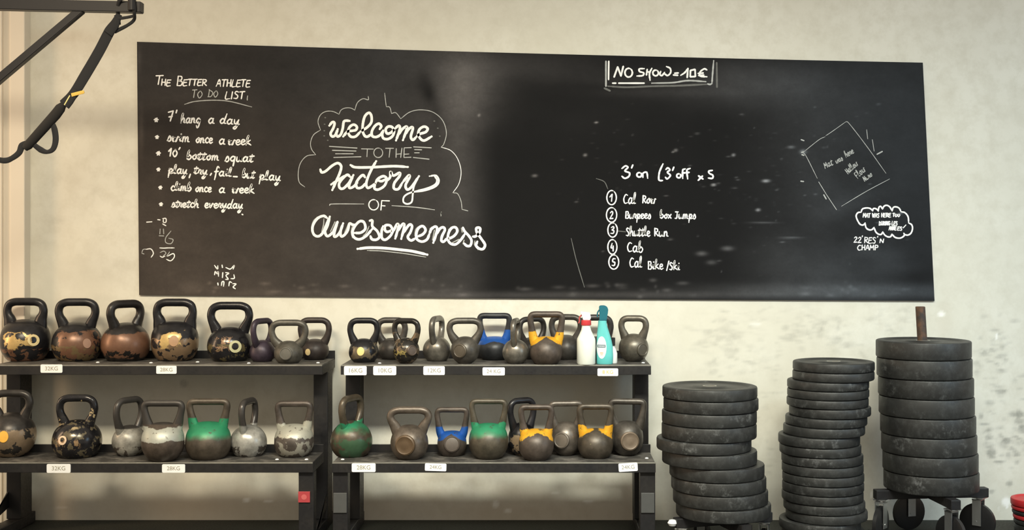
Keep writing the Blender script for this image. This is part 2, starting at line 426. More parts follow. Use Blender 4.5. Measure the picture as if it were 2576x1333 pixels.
bs.parent = board; bs.matrix_parent_inverse = Matrix.Translation(-board.location)
bm = bmesh.new()                              # thin edge round the panel
loop = [bq(u, 0.0) for u in np.linspace(0, 1, 30)]+[bq(1.0, v) for v in np.linspace(0, 1, 6)[1:]]+[bq(u, 1.0) for u in np.linspace(1, 0, 30)[1:]]+[bq(0.0, v) for v in np.linspace(1, 0, 6)[1:-1]]
a = [bm.verts.new((x, DB-WALL, z)) for x, z in loop]; b = [bm.verts.new((x, -0.0005, z)) for x, z in loop]
for i in range(len(a)): bm.faces.new((a[i], a[(i+1) % len(a)], b[(i+1) % len(a)], b[i]))
o = link('board_edge', bm, M_BLACK, smooth=False); o.parent = board; o.matrix_parent_inverse = Matrix.Translation(-board.location)

# chalk strokes: flat ribbons of chalk on the board's face; each piece of writing is one part
def ribbon(bm, pts, wpx, jitter=0.0, k=0.0004, taper=True):
    s = DB/F; P = [np.array(((x-CX)*s, CAMZ-(y-CY)*s)) for x, y in pts]
    y0 = DB-WALL-k; n = len(P); L = []; R = []
    for i in range(n):
        t_ = P[min(i+1, n-1)]-P[max(i-1, 0)]; ln = np.hypot(*t_) or 1; t_ = t_/ln
        nn = np.array((-t_[1], t_[0]))
        wv = wpx*s/2*(1+jitter*random.uniform(-1, 1))
        if taper and n > 8 and (i < 2 or i > n-3): wv *= 0.7
        L.append(bm.verts.new((P[i][0]+nn[0]*wv, y0, P[i][1]+nn[1]*wv)))
        R.append(bm.verts.new((P[i][0]-nn[0]*wv, y0, P[i][1]-nn[1]*wv)))
    for i in range(n-1):
        try: bm.faces.new((L[i], L[i+1], R[i+1], R[i]))
        except ValueError: pass
    for e in (0, n-1):                        # round ends
        c = [bm.verts.new((P[e][0]+wpx*s*0.42*math.cos(q), y0-0.00002, P[e][1]+wpx*s*0.42*math.sin(q))) for q in np.linspace(0, 2*PI, 9)[:-1]]
        bm.faces.new(c)
def parse(s):
    return [[tuple(float(v) for v in p.split(',')) for p in st.split()] for st in s.split('|') if st.strip()]
def ellipse(cx, cy, rx, ry, a0=0.3, turns=1.05, n=22):
    return [(cx+rx*math.sin(a0+2*PI*turns*k/n), cy-ry*math.cos(a0+2*PI*turns*k/n)) for k in range(n+1)]
def writing(name, strokes, mat, label, wpx, jitter=0.12, k=0.0004, whole=False):
    # strokes that touch or nearly touch make one word; every word is a part of its own
    n = len(strokes); par = list(range(n))
    def find(a):
        while par[a] != a: a = par[a]
        return a
    arr = [np.array([p[:2] for p in st]) for st in strokes]
    gap = 4.2+wpx
    for a in range(n):
        for b in range(a+1, n):
            d = np.abs(arr[a][:, None]-arr[b][None]); 
            if whole or np.hypot(d[..., 0], d[..., 1]).min() < gap: par[find(a)] = find(b)
    groups = {}
    for a in range(n): groups.setdefault(find(a), []).append(a)
    for g in groups.values():
        bm = bmesh.new()
        for q_, a in enumerate(g): ribbon(bm, strokes[a], wpx, jitter, k+a*0.00003)
        me = bpy.data.meshes.new(name); bm.to_mesh(me); bm.free()
        o = linkme(name, me, mat, smooth=False, label=label if len(groups) == 1 else None)
        o.parent = board; o.matrix_parent_inverse = Matrix.Translation(-board.location)
        if whole: o['kind'] = 'stuff'
def conv(s, x0, y0, sc, n=7):
    return [catmull([(x0+x*sc, y0+y*sc) for x, y in st], n) for st in parse(s)]
def convp(s, x0, y0, sc):
    return [[(x0+x*sc, y0+y*sc) for x, y in st] for st in parse(s)]

# single-stroke hand alphabet: x 0..1 per letter, y up, x-height = 1
G = {
 'a': (0.95, '0.72,0.8 0.45,1.02 0.1,0.5 0.35,0 0.7,0.4|0.8,0.98 0.72,0.2 0.98,0.05'),
 'b': (0.85, '0.1,0.1 0.3,1.4 0.35,1.9 0.15,1.4 0.15,0.2 0.5,0 0.8,0.5 0.5,0.9 0.25,0.6'),
 'c': (0.75, '0.75,0.8 0.45,1.02 0.1,0.5 0.4,0 0.8,0.15'),
 'd': (0.95, '0.72,0.75 0.42,1.0 0.1,0.45 0.35,0 0.68,0.35|0.98,1.95 0.78,0.9 0.70,0.2 0.98,0.05'),
 'e': (0.75, '0.1,0.45 0.6,0.6 0.6,0.95 0.25,0.95 0.1,0.4 0.4,0 0.8,0.2'),
 'f': (0.7, '0.75,1.7 0.5,1.95 0.35,1.3 0.3,0.2 0.2,-0.8|0.05,0.85 0.7,0.95'),
 'g': (0.9, '0.8,0.8 0.45,1.02 0.1,0.5 0.4,0.05 0.75,0.5 0.8,0.9 0.7,-0.4 0.4,-0.9 0.2,-0.5'),
 'h': (0.9, '0.1,0.1 0.3,1.2 0.35,1.9 0.15,1.5 0.1,0.0|0.12,0.4 0.45,0.95 0.7,0.8 0.7,0.15 0.95,0.05'),
 'i': (0.45, '0.1,0.4 0.25,0.95 0.2,0.15 0.45,0.1|0.28,1.35 0.3,1.45'),
 'k': (0.85, '0.1,0.1 0.3,1.4 0.35,1.9 0.15,1.4 0.1,0|0.7,0.95 0.2,0.45 0.5,0.3 0.9,0.0'),
 'l': (0.5, '0.05,0.2 0.35,1.3 0.35,1.9 0.15,1.5 0.15,0.2 0.5,0.1'),
 'm': (1.3, '0.1,0.0 0.15,0.95|0.15,0.5 0.4,0.98 0.55,0.7 0.55,0.05|0.57,0.5 0.85,0.98 1.0,0.7 1.0,0.15 1.25,0.05'),
 'n': (0.9, '0.1,0.0 0.15,0.95|0.15,0.5 0.45,0.98 0.65,0.7 0.65,0.15 0.9,0.05'),
 'o': (0.85, '0.5,1.0 0.1,0.5 0.4,0 0.75,0.45 0.5,0.98 0.85,0.85'),
 'p': (0.85, '0.05,0.5 0.25,1.1 0.15,0.0 0.1,-0.8|0.2,0.7 0.5,1.0 0.75,0.6 0.4,0.05 0.85,0.1'),
 'q': (0.9, '0.8,0.8 0.45,1.02 0.1,0.5 0.4,0.05 0.75,0.5|0.8,0.95 0.65,-0.9'),
 'r': (0.65, '0.05,0.3 0.2,1.0 0.45,0.85 0.6,0.8 0.45,0.2 0.65,0.05'),
 's': (0.7, '0.05,0.1 0.4,1.05 0.65,0.4 0.45,0.0 0.15,0.1'),
 't': (0.65, '0.05,0.2 0.45,1.5 0.25,0.3 0.35,0.0 0.65,0.15|0.05,1.1 0.75,1.2'),
 'u': (0.9, '0.1,0.9 0.1,0.2 0.35,0 0.65,0.4 0.7,0.95 0.7,0.15 0.95,0.05'),
 'v': (0.8, '0.1,0.9 0.3,0.0 0.65,0.9 0.85,0.8'),
 'w': (1.15, '0.05,0.7 0.2,0.95 0.15,0.2 0.4,0.05 0.6,0.8 0.55,0.2 0.8,0.05 1.0,0.9 1.2,0.85'),
 'x': (0.75, '0.05,0.9 0.7,0.05|0.7,0.95 0.05,0.05'),
 'y': (0.85, '0.1,0.95 0.15,0.3 0.4,0.15 0.7,0.9|0.75,0.95 0.55,-0.5 0.25,-0.9 0.1,-0.6 0.9,0.1'),
 'A': (0.8, '0,0 0.45,1.5 0.75,0|0.15,0.55 0.7,0.55'), 'B': (0.8, '0.1,0 0.1,1.5|0.1,1.5 0.6,1.4 0.6,0.9 0.15,0.8 0.75,0.6 0.65,0.05 0.1,0'),
 'C': (0.85, '0.8,1.35 0.4,1.45 0.05,0.75 0.3,0.02 0.85,0.1'), 'D': (0.85, '0.1,0 0.15,1.5|0.05,1.5 0.8,0.9 0.6,0.1 0,0'),
 'E': (0.7, '0.7,1.45 0.15,1.4|0.12,1.45 0.05,0.05 0.7,0.05|0.1,0.75 0.6,0.8'), 'F': (0.7, '0.7,1.5 0.1,1.45 0.1,0|0.1,0.8 0.55,0.8'),
 'G': (0.85, '0.8,1.3 0.4,1.45 0.05,0.75 0.3,0.02 0.8,0.2 0.8,0.7 0.5,0.7'), 'H': (0.8, '0.1,0 0.1,1.5|0.7,0 0.7,1.5|0.1,0.75 0.7,0.75'),
 'I': (0.35, '0.15,0 0.2,1.5'), 'J': (0.7, '0.0,1.5 0.7,1.5|0.45,1.5 0.4,0.2 0.0,0.1'), 'K': (0.75, '0.1,0 0.1,1.5|0.7,1.5 0.1,0.7 0.75,0'),
 'L': (0.7, '0.15,1.5 0.05,0.05 0.7,0.05'), 'M': (1.0, '0,0 0.15,1.5|0.15,1.5 0.45,0.6 0.8,1.5|0.8,1.5 0.9,0'), 'N': (0.85, '0,0 0.1,1.5|0.1,1.5 0.65,0|0.65,0 0.75,1.5'),
 'O': (0.9, '0.45,1.45 0.05,0.75 0.4,0 0.8,0.7 0.45,1.45'), 'P': (0.75, '0.1,0 0.1,1.5|0.1,1.5 0.65,1.3 0.6,0.8 0.1,0.7'),
 'R': (0.8, '0.1,0 0.1,1.5|0.1,1.5 0.65,1.3 0.6,0.85 0.15,0.75|0.15,0.75 0.8,0'), 'S': (0.75, '0.7,1.35 0.3,1.5 0.15,1.1 0.6,0.6 0.5,0.05 0.05,0.1'),
 'T': (0.75, '0,1.45 0.75,1.5|0.38,1.45 0.33,0'), 'U': (0.8, '0.1,1.5 0.1,0.3 0.4,0 0.7,0.4 0.7,1.5'), 'W': (1.05, '0,1.5 0.25,0|0.25,0 0.5,1.1|0.5,1.1 0.7,0|0.7,0 1,1.5'),
 '1': (0.5, '0.0,0.9 0.35,1.5|0.35,1.5 0.3,0'), '2': (0.7, '0.1,1.2 0.4,1.5 0.6,1.1 0.05,0.0|0.05,0.0 0.7,0.05'), '3': (0.7, '0.1,1.3 0.5,1.5 0.6,1.1 0.25,0.8 0.65,0.6 0.55,0.1 0.05,0.1'),
 '4': (0.75, '0.3,1.5 0.1,0.6 0.5,0.6|0.55,1.0 0.6,-0.1'), '5': (0.7, '0.65,1.45 0.2,1.45 0.15,0.85 0.6,0.7 0.5,0.05 0.05,0.1'), '6': (0.7, '0.6,1.5 0.15,0.7 0.2,0.05 0.6,0.2 0.5,0.75 0.15,0.5'),
 '7': (0.7, '0.0,1.3 0.65,1.5|0.65,1.5 0.4,0.0|0.15,0.6 0.6,0.7'), '8': (0.65, '0.5,1.3 0.1,1.2 0.5,0.5 0.3,0 0.05,0.4 0.55,1.2'), '0': (0.8, '0.4,1.4 0.05,0.7 0.4,0 0.7,0.7 0.35,1.4'),
 "'": (0.3, '0.2,1.6 0.1,1.2'), '.': (0.3, '0.1,0.0 0.15,0.08'), ',': (0.3, '0.15,0.1 0.05,-0.5'), '/': (0.5, '0.5,1.8 0.0,-0.2'), '-': (0.6, '0.05,0.6 0.5,0.6'), ' ': (0.5, ''),
}
def word(text, x0, x1, yb0, yb1, xh, slant=0.12, seed=1):
    """strokes of text fitted between x0..x1 with the baseline running yb0..yb1, x-height xh pixels"""
    rg = random.Random(seed+len(text)*7); W = sum(G[c][0]+0.12 for c in text); sx = (x1-x0)/W
    out = []; cur = 0
    for c in text:
        w_, s = G[c]; dj = rg.uniform(-0.05, 0.05)
        for st in parse(s):
            pts = []
            for x, y in st:
                X_ = x0+(cur+x)*sx+slant*y*xh; u = (cur+x)/W
                pts.append((X_, yb0+(yb1-yb0)*u-(y+dj)*xh))
            out.append(catmull(pts, 4))
        cur += w_+0.12
    return out
W_ = word
B1 = 'bright'
# --- to-do list on the left
st = W_('T', 390, 411, 212, 212, 15)+W_('HE', 405, 430, 215, 216, 10.5)+W_('B', 444, 460, 215, 215, 16)+W_('ETTER', 460, 521, 215.5, 215.5, 10.5)+W_('ATHLETE', 544, 630, 217, 218.5, 11.5)
writing('chalk_heading', st, M_CH1, 'heading line THE BETTER ATHLETE in white capitals', 3.1)
writing('chalk_heading', W_('LIST', 566, 616, 249, 248, 12), M_CH1, 'white word LIST of the heading', 3.1)
writing('chalk_heading', W_('TO', 482, 511, 246, 246, 13)+W_('DO', 523, 550, 244, 244, 12)+[[(623, 241), (622, 247), (622, 252)]], M_CH2, 'fainter grey words TO DO', 2.2)
writing('chalk_underline', conv('870,850 1100,785 1500,755 1900,780 2420,910', 370, 170, .1087), M_CH2, 'grey arc under the list heading', 2.3)
def star(cx, cy, r=5):
    return [[(cx-r, cy-1), (cx+r, cy-1)], [(cx-r*.5, cy+r*.8), (cx+r*.4, cy-r)], [(cx-r*.4, cy-r*.8), (cx+r*.5, cy+r*.8)]]
lines = [
 ('7\' hang a day', star(393, 302)+W_('7', 421, 436, 304, 304, 17)+[[(445, 277), (443, 284)]]+W_('hang', 454, 505, 309, 310, 12.5)+W_('a', 523, 540, 310, 310.5, 13)+W_('day', 552, 603, 311, 313, 12.5)),
 ('swim once a week', star(395, 345, 4)+W_('swim', 420, 478, 355, 357, 13)+W_('once', 492, 535, 359, 360, 12.5)+W_('a', 550, 567, 362, 363, 13)+W_('week', 573, 632, 364, 364.5, 12.5)),
 ('10\' bottom squat', star(398.5, 386, 5)+W_('10', 423, 448, 393, 394, 13)+[[(453, 371), (450, 376)]]+W_('bottom', 469, 552, 400, 404, 12)+W_('squat', 565, 638, 406, 408, 12.5)),
 ('play, try, fail, but play', star(398.5, 426.5, 4)+W_('play', 423, 471, 436, 438, 12)+[[(479, 438), (476, 447)]]+W_('try', 487, 522, 437, 439, 11.5)+[[(532, 436), (529, 441)]]+W_('fail', 538, 583, 442, 444, 12)+[[(587, 444), (597, 444.5)]]+W_('but', 609, 641, 447, 448, 12)+W_('play', 652, 706, 452, 455, 12.5)),
 ('climb once a week', star(403.5, 472, 4)+W_('climb', 429, 482, 479, 481, 11.5)+W_('once', 491, 532, 482, 483, 11.5)+W_('a', 550, 567, 484, 485, 12)+W_('week', 583, 640, 485, 486, 12)),
 ('stretch everyday', star(405, 514, 4)+W_('stretch', 431, 500, 521, 522, 11)+W_('everyday', 514, 611, 522, 525, 11.5)+[[(609, 539), (611, 540)]]),
]
for s_, stl in lines:
    writing('chalk_list_line', stl, M_CH1, 'white list line reading '+s_.replace("'", ' minutes'), 3.8)
st = conv('160,215 235,210|315,180 350,185|385,165 430,165 430,215 395,215 395,170|385,240 430,265|345,575 400,578 460,575 545,575|150,595 220,590 255,650 225,705|350,690 380,705 415,690|440,735 490,755 525,735 550,690 530,655 455,690', 340, 520, .18)
writing('chalk_tally', st, M_CH1, 'rubbed chalk numbers low at the left edge', 2.6)
st = conv('500,340 430,430 430,500 500,515 530,460 470,440|350,310 345,380|395,310 400,380|335,405 400,408|95,650 125,660|95,640 110,600 150,590|350,640 400,620 430,650 390,690|440,690 470,650 480,630', 340, 520, .18)
writing('chalk_tally', st, M_CH2, 'fainter grey strokes among the rubbed numbers', 2.0)
st = conv('1110,820 1150,870 1155,825|1215,815 1220,850|1270,850 1330,870 1385,820 1370,870|1110,950 1120,905 1145,935 1160,905 1165,970|1225,920 1220,990|1265,920 1310,930 1270,960 1300,1010 1265,1015|1380,950 1385,1000 1340,1005|1155,1065 1160,1095|1205,1100 1215,1050 1240,1050 1235,1110|1310,1105 1320,1050 1350,1060|1365,1075 1410,1080 1370,1120 1400,1145', 340, 520, .18)
writing('chalk_numbers', st, M_CH1, 'small block of rubbed chalk digits', 3.0, whole=True)
# --- welcome piece
cw = '598,65 598,90 560,82 520,110 500,165|500,165 470,150 430,150 400,165 385,195|385,195 340,175 290,175 250,200 232,250 250,310|250,310 200,345 178,400 185,450 215,490|215,490 150,500 105,550 88,620 95,690 135,725'
cw += '|718,42 724,95 730,140|730,140 755,145 768,190|768,190 800,185 835,228|835,228 900,180 980,163 1070,180 1140,240 1168,330 1150,410 1130,435'
writing('chalk_cloud_outline', conv(cw, 720, 220, .345), M_CH2, 'thin cloud outline round the word welcome', 1.9)
writing('chalk_cloud_outline', conv('1130,435 1200,460 1250,520 1275,610 1260,700 1215,768', 720, 220, .345), M_CH1, 'brighter right bow of the cloud outline', 1.9)
writing('chalk_cloud_outline', conv('1215,768 1250,775 1275,830 1282,888|1282,888 1325,900|1132,905 1128,938', 720, 220, .345), M_CH2, 'short tail of the cloud outline', 1.8)
dots = [(285, 220), (280, 268), (278, 315), (277, 353), (303, 385), (1105, 297), (1120, 355), (1080, 245)]
writing('chalk_dots', [[(720+x*.345-1, 220+y*.345), (720+x*.345+1, 220+y*.345)] for x, y in dots], M_CH3, 'faint dots beside the word welcome', 3.2, whole=True)
we = '''230,370 290,300 335,320 310,420 255,530 290,590 350,560 400,440|400,440 370,540 400,590 460,550 500,430 520,300 560,270 640,275
|510,590 600,490 690,475 770,455 785,390 720,350 640,400 610,500 660,590 760,590 860,490|860,490 1000,400 1080,300 1080,170 1030,110 950,180 910,330 905,480 950,580 1010,590 1080,540
|1250,440 1280,380 1230,330 1150,380 1090,490 1100,580 1180,600 1270,550 1320,470|1320,470 1300,560 1330,630 1420,640 1510,580 1540,480 1500,400 1420,390 1370,450 1400,530 1480,510 1560,430
|1560,430 1630,370 1660,410 1640,500 1580,670|1620,570 1700,450 1780,390 1800,430 1720,665|1760,560 1830,450 1900,400 1920,440 1880,590 1920,660 1990,600|1990,600 2060,540 2180,500 2220,430 2150,390 2060,440 2030,540 2080,640 2160,670 2300,590'''
writing('chalk_lettering', conv(we, 800, 270, .12422), M_CH1, 'large script word welcome', 6.6, 0.05)
th = '880,840 1120,845|1000,845 990,1000|1370,830 1530,830|1460,835 1440,1010|1585,835 1580,1015|1700,825 1675,1015|1580,950 1690,940|1890,815 1745,820|1745,820 1740,1015|1740,1015 1885,1010|1745,950 1840,945'
st = conv(th, 800, 270, .12422)+[ellipse(800+1220*.12422, 270+920*.12422, 11.2, 12)]
writing('chalk_lettering', st, M_CH2, 'thin capitals TO THE', 2.3)
rl = '230,790 790,825|290,870 770,885|355,940 715,940|320,1015 870,1000|1935,800 2295,820|1955,855 2100,860|1955,920 2050,920|1930,1015 2250,1050'
writing('chalk_rules', conv(rl, 800, 270, .12422), M_CH2, 'short ruled lines on both sides of TO THE', 2.4)
fa_ = '''185,260 210,310 280,290 400,190 500,145 560,200 540,310 480,450 400,630|380,530 520,440 650,360|720,390 670,355 590,420 525,510 535,590 600,600 700,500 780,360|780,360 710,520 710,590 780,570 850,500
|990,400 950,360 880,420 830,510 850,590 930,580 1010,500|1190,110 1120,230 1050,380 1010,520 1040,590 1110,560 1180,510|730,180 820,220 1100,220 1500,200 1760,215
|1170,520 1160,600 1230,620 1340,550 1380,430 1320,380 1220,430 1180,500|1230,460 1290,470 1350,440|1370,470 1440,400 1450,300 1500,370 1610,320 1610,380 1520,500 1510,600 1590,610 1660,500|1660,500 1770,370 1790,400 1720,540 1750,620 1830,570 1960,380'''
writing('chalk_lettering', conv(fa_, 780, 390, .13975), M_CH1, 'large script word factory with a long crossbar', 6.6, 0.05)
fy = '1960,380 1870,560 1850,700 1830,840 1750,880 1680,840 1700,740 1830,670 2050,640 2250,570 2320,470 2270,370 2150,380'
writing('chalk_lettering', conv(fy, 780, 390, .13975)+conv('1900,650 2100,600 2250,530 2285,450 2240,380', 780, 390, .13975), M_CH1, 'long looping tail of the letter y', 4.4, 0.06)
st = conv('1430,825 1290,820|1290,820 1275,990|1280,910 1350,915', 780, 390, .13975)+[ellipse(780+1145*.13975, 390+895*.13975, 12.2, 13)]
writing('chalk_lettering', st, M_CH1, 'thin capitals OF', 2.9)
writing('chalk_rules', conv('350,905 420,880 965,880|1475,910 1900,940 2240,985|2365,1020 2355,1073', 780, 390, .13975), M_CH2, 'thin rules on both sides of OF', 2.4)
a1 = '''560,190 470,140 320,200 200,360 170,520 220,650 330,690 440,610 540,400 640,160|640,160 580,400 510,560 560,680 640,660 740,560|740,560 850,300|850,300 770,560 760,690 830,680 920,560 1000,340|1000,340 930,560 950,690 1040,650 1130,520 1170,350 1260,380 1340,385
|1300,600 1480,590 1600,480 1560,310 1440,290 1310,430 1250,600 1310,730 1450,770 1620,680 1780,500|1720,270 1790,270 1790,420 1920,550 1980,700 1900,780 1780,770 1740,690|2080,420 2040,560 2050,740 2150,780 2290,660 2330,520 2270,400 2140,400 2130,520 2200,570 2330,520'''
a2 = '''-20,560 90,350 130,400 90,560 45,720|90,560 230,350 280,400 200,730|240,600 400,370 480,400 440,550 370,680 450,770 560,720|620,670 760,610 830,500 760,400 650,450 590,600 610,740 740,800 870,740 930,600|930,600 980,480 1080,410 1130,460 1100,620 1030,830|1110,620 1200,470 1290,430 1330,500 1260,650 1240,770 1300,800 1400,700
|1400,740 1560,660 1650,540 1620,440 1520,440 1430,570 1410,740 1480,850 1610,870 1740,760 1850,600|1800,440 1840,530 1950,650 2020,770 1990,900 1900,910 1830,850|2060,670 2130,660 2230,560 2240,450 2150,450 2160,560 2270,720 2370,880 2320,990 2220,980 2140,900 2170,800'''
writing('chalk_lettering', conv(a1, 770, 530, .09317)+conv(a2, 990, 530, .09705), M_CH1, 'large script word awesomeness', 6.6, 0.05)
gh = '300,170 200,280 150,440 160,560|480,220 470,380 420,560|780,300 660,560|1140,370 1040,600|1250,420 1220,560 1250,730|1700,420 1620,600 1540,680'
writing('chalk_ghosting', conv(gh, 770, 530, .09317)+conv('680,390 580,480 550,640|1000,420 940,470|1060,500 1010,760|1500,420 1420,500|1760,450 1780,560|1830,760 1800,860|2110,780 2100,880 2190,1010|1700,740 1520,830', 990, 530, .09705), M_CH2, 'grey doubled strokes beside the word awesomeness', 2.6, 0.1, 0.0002, whole=True)
writing('chalk_underline', [catmull([(899.5, 626), (928, 623), (966, 624), (1010, 628.5), (1038, 632), (1075, 640.5)], 8)], M_CH1, 'thick white bar under awesomeness', 7.0, 0.04)
writing('chalk_underline', [catmull([(924, 630), (957, 631), (990, 634.5), (1020, 638), (1071, 646.5)], 8)], M_CH2, 'thin grey bar under the thick one', 2.4)
# --- no show notice
ns = '''350,420 420,220|420,220 485,400|485,400 530,210|940,255 850,260 850,310 930,340 910,390 800,400|1000,270 985,380|990,320 1060,320|1090,250 1045,350 1055,480|1265,310 1250,370 1290,390 1340,330|1335,350 1400,390 1460,330 1450,250 1380,215
|1540,345 1610,340|1515,380 1600,385|1660,385 1740,330 1800,250|1800,250 1785,430|1850,290 1940,270|1940,270 1945,410|1945,410 1845,415|1845,415 1850,290|2170,280 2120,260 2040,320 2040,400 2170,415|2000,350 2100,340|2010,390 2110,380'''
st = conv(ns, 1500, 140, .1281)+[ellipse(1500+635*.1281, 140+335*.1281, 9.4, 11), ellipse(1500+1165*.1281, 140+340*.1281, 7, 7.2)]
writing('chalk_notice', st, M_CH1, 'white notice NO SHOW = 10 euro', 4.4)
writing('chalk_frame', conv('245,110 240,470|320,540 385,540|440,540 940,540', 1500, 140, .1281), M_CH1, 'white inner frame strokes of the notice', 4.2)
writing('chalk_frame', conv('190,110 190,600|2305,100 2285,350 2270,550|2270,550 2230,565 2190,555|1090,540 1500,530 1800,490 2150,510', 1500, 140, .1281), M_CH2, 'grey frame strokes round the notice', 4.2)
writing('chalk_frame', conv('2365,140 2370,620|230,600 600,620 1100,600 1600,590 2200,560|160,640 270,690', 1500, 140, .1281), M_CH3, 'faint older frame strokes', 4.6)
# --- workout
wo = '''520,190 590,140 640,170 580,240 670,280 660,350 580,390 520,350|740,120 715,180|945,370 945,290 1020,270 1040,385|1350,100 1280,260 1265,400 1290,435 1340,435|1410,210 1450,180 1490,220 1440,270 1500,330 1440,400 1400,370|1570,165 1545,230
|1800,200 1750,230 1750,390|1740,280 1800,280|1900,190 1835,230 1850,400|1820,275 1880,270|2070,340 2160,405|2150,345 2065,430|2350,230 2280,245 2290,290 2360,330 2350,390 2270,385'''
st = conv(wo, 1500, 400, .12422)+[ellipse(1500+870*.12422, 400+320*.12422, 6, 5.6), ellipse(1500+1670*.12422, 400+340*.12422, 5.2, 5)]
writing('chalk_workout_line', st, M_CH1, 'white line 3 on / 3 off x 5', 4.4)
nums = [(1, 1538.5, 497, 12, 18), (2, 1538.5, 540.5, 13, 18.5), (3, 1541, 578.5, 12, 18), (4, 1540.5, 621, 11.5, 18.5), (5, 1544, 659, 12.5, 18)]
ent = [('Cal Row', W_('Cal', 1568, 1600, 512, 512, 15, 0.05)+W_('Row', 1616, 1650, 511, 511, 12.5, 0.05)),
       ('Burpees box Jumps', W_('Burpees', 1573, 1638, 549, 550, 11.5, 0.05)+W_('box', 1660, 1690, 549, 549, 11, 0.0)+W_('Jumps', 1698, 1751, 550, 551, 11.5, 0.05)),
       ('Shuttle Run', W_('Shuttle', 1575, 1636, 593, 594, 13, 0.0)+W_('Run', 1646, 1682, 594, 594, 13, 0.0)),
       ('Cab', W_('Cab', 1578, 1619, 633, 634, 15, 0.0)),
       ('Cal Bike / Ski', W_('Cal', 1584, 1616, 672, 672, 15, 0.0)+W_('Bike', 1630, 1669, 677, 677, 13, 0.0)+W_('/Ski', 1677, 1711, 678, 679, 12, 0.0))]
for (k, cx, cy, rx, ry), (tx, stt) in zip(nums, ent):
    writing('chalk_workout_line', [ellipse(cx, cy, rx, ry)]+W_(str(k), cx-5, cx+5, cy+9, cy+9, 12, 0.05)+stt, M_CH1, 'numbered white line '+tx, 3.2)
writing('chalk_scratch', [catmull([(1500, 449), (1520, 457), (1529, 475)], 6), catmull([(1437, 600), (1450, 655), (1470, 722)], 8), [(1555, 581), (1574, 583)]], M_CH3, 'thin faint scratches beside the workout', 2.0)
# --- right-hand drawings
sq = '110,520 330,345 420,300|430,285 520,225 710,90|710,90 760,120 1000,430 1270,810|1320,890 1000,1060 650,1270|110,520 160,580 310,880|330,930 440,1110|440,1110 580,1320|1000,200 1015,330|1080,340 1105,500'
writing('chalk_square', conv(sq, 2000, 290, .18), M_CH2, 'thin tilted square drawn in grey chalk', 1.5)
def rot_word(t_, x0, y0, ang, length, xh, seed=3):
    c, s = math.cos(ang), math.sin(ang)
    return [[(x0+x*c-y*s, y0+x*s+y*c) for x, y in stq] for stq in W_(t_, 0, length, 0, 0, xh, 0.1, seed)]
st = rot_word('Mat', 2076, 424, -0.45, 23, 9)+rot_word('was', 2104, 412, -0.5, 20, 8)+rot_word('here', 2128, 396, -0.5, 24, 9)
st += rot_word('Hallow', 2133, 438, -0.75, 36, 9)+rot_word('Flow', 2157, 449, -0.75, 30, 10)+rot_word('Nuro', 2175, 456, -0.6, 25, 8)
writing('chalk_scribble', st, M_CH2, 'small slanted grey scribble inside the tilted square', 1.9)
writing('chalk_flecks', conv('90,520 120,510|95,550 125,560|1145,545 1220,505|85,340 125,355|80,920 120,925|400,1110 435,1170', 2000, 290, .18), M_CH2, 'short chalk flecks round the tilted square', 3.0, whole=True)
cl = '''320,300 350,230 430,205 520,215 580,270|580,270 590,225 630,215 680,240 705,275|705,275 720,190 760,170 800,230|800,230 830,170 890,145 960,180 1015,270|1015,270 1040,195 1100,180 1170,210 1215,290|1215,290 1300,310 1370,400 1385,540|1385,540 1450,580 1470,660 1440,760 1370,810 1290,800
|1275,770 1290,810 1240,860 1170,880 1080,860 1010,790|1010,790 980,845 920,850 850,810 805,740|805,740 770,795 710,790 650,740 610,640|610,640 560,690 490,690 430,640 410,540|410,540 370,585 300,570 240,480 210,380 250,310 320,300'''
writing('chalk_thought_cloud', conv(cl, 2130, 500, .11255), M_CH1, 'bold white cloud outline at the right end', 3.9)
def q(t_, x0, x1, yb, top): return W_(t_, 2130+x0*.11255, 2130+x1*.11255, 500+yb*.11255, 500+yb*.11255, (yb-top)*.11255/1.5, 0.05)
st = q('MAT', 365, 530, 415, 325)+q('WAS', 570, 730, 415, 325)+q('HERE', 770, 990, 408, 320)+q('TOO', 1025, 1195, 400, 325)+q('DURING', 720, 970, 588, 505)+q('LES', 1005, 1135, 590, 505)+q('ANNE', 940, 1110, 698, 615)+q('ES', 1130, 1240, 705, 625)
st += [[(2130+1260*.11255, 500+650*.11255), (2130+1320*.11255, 500+585*.11255)]]
writing('chalk_cloud_text', st, M_CH1, 'tiny block capitals inside the thought cloud', 2.7)
st = q('22', 155, 335, 975, 855)+q("'", 335, 360, 930, 830)+q('RES', 390, 660, 990, 860)+q("'", 680, 700, 930, 840)+q('N', 740, 845, 980, 895)+q('CHAMP', 235, 710, 1145, 1035)
writing('chalk_caption', st, M_CH1, 'two lines of small white capitals under the thought cloud', 2.6)

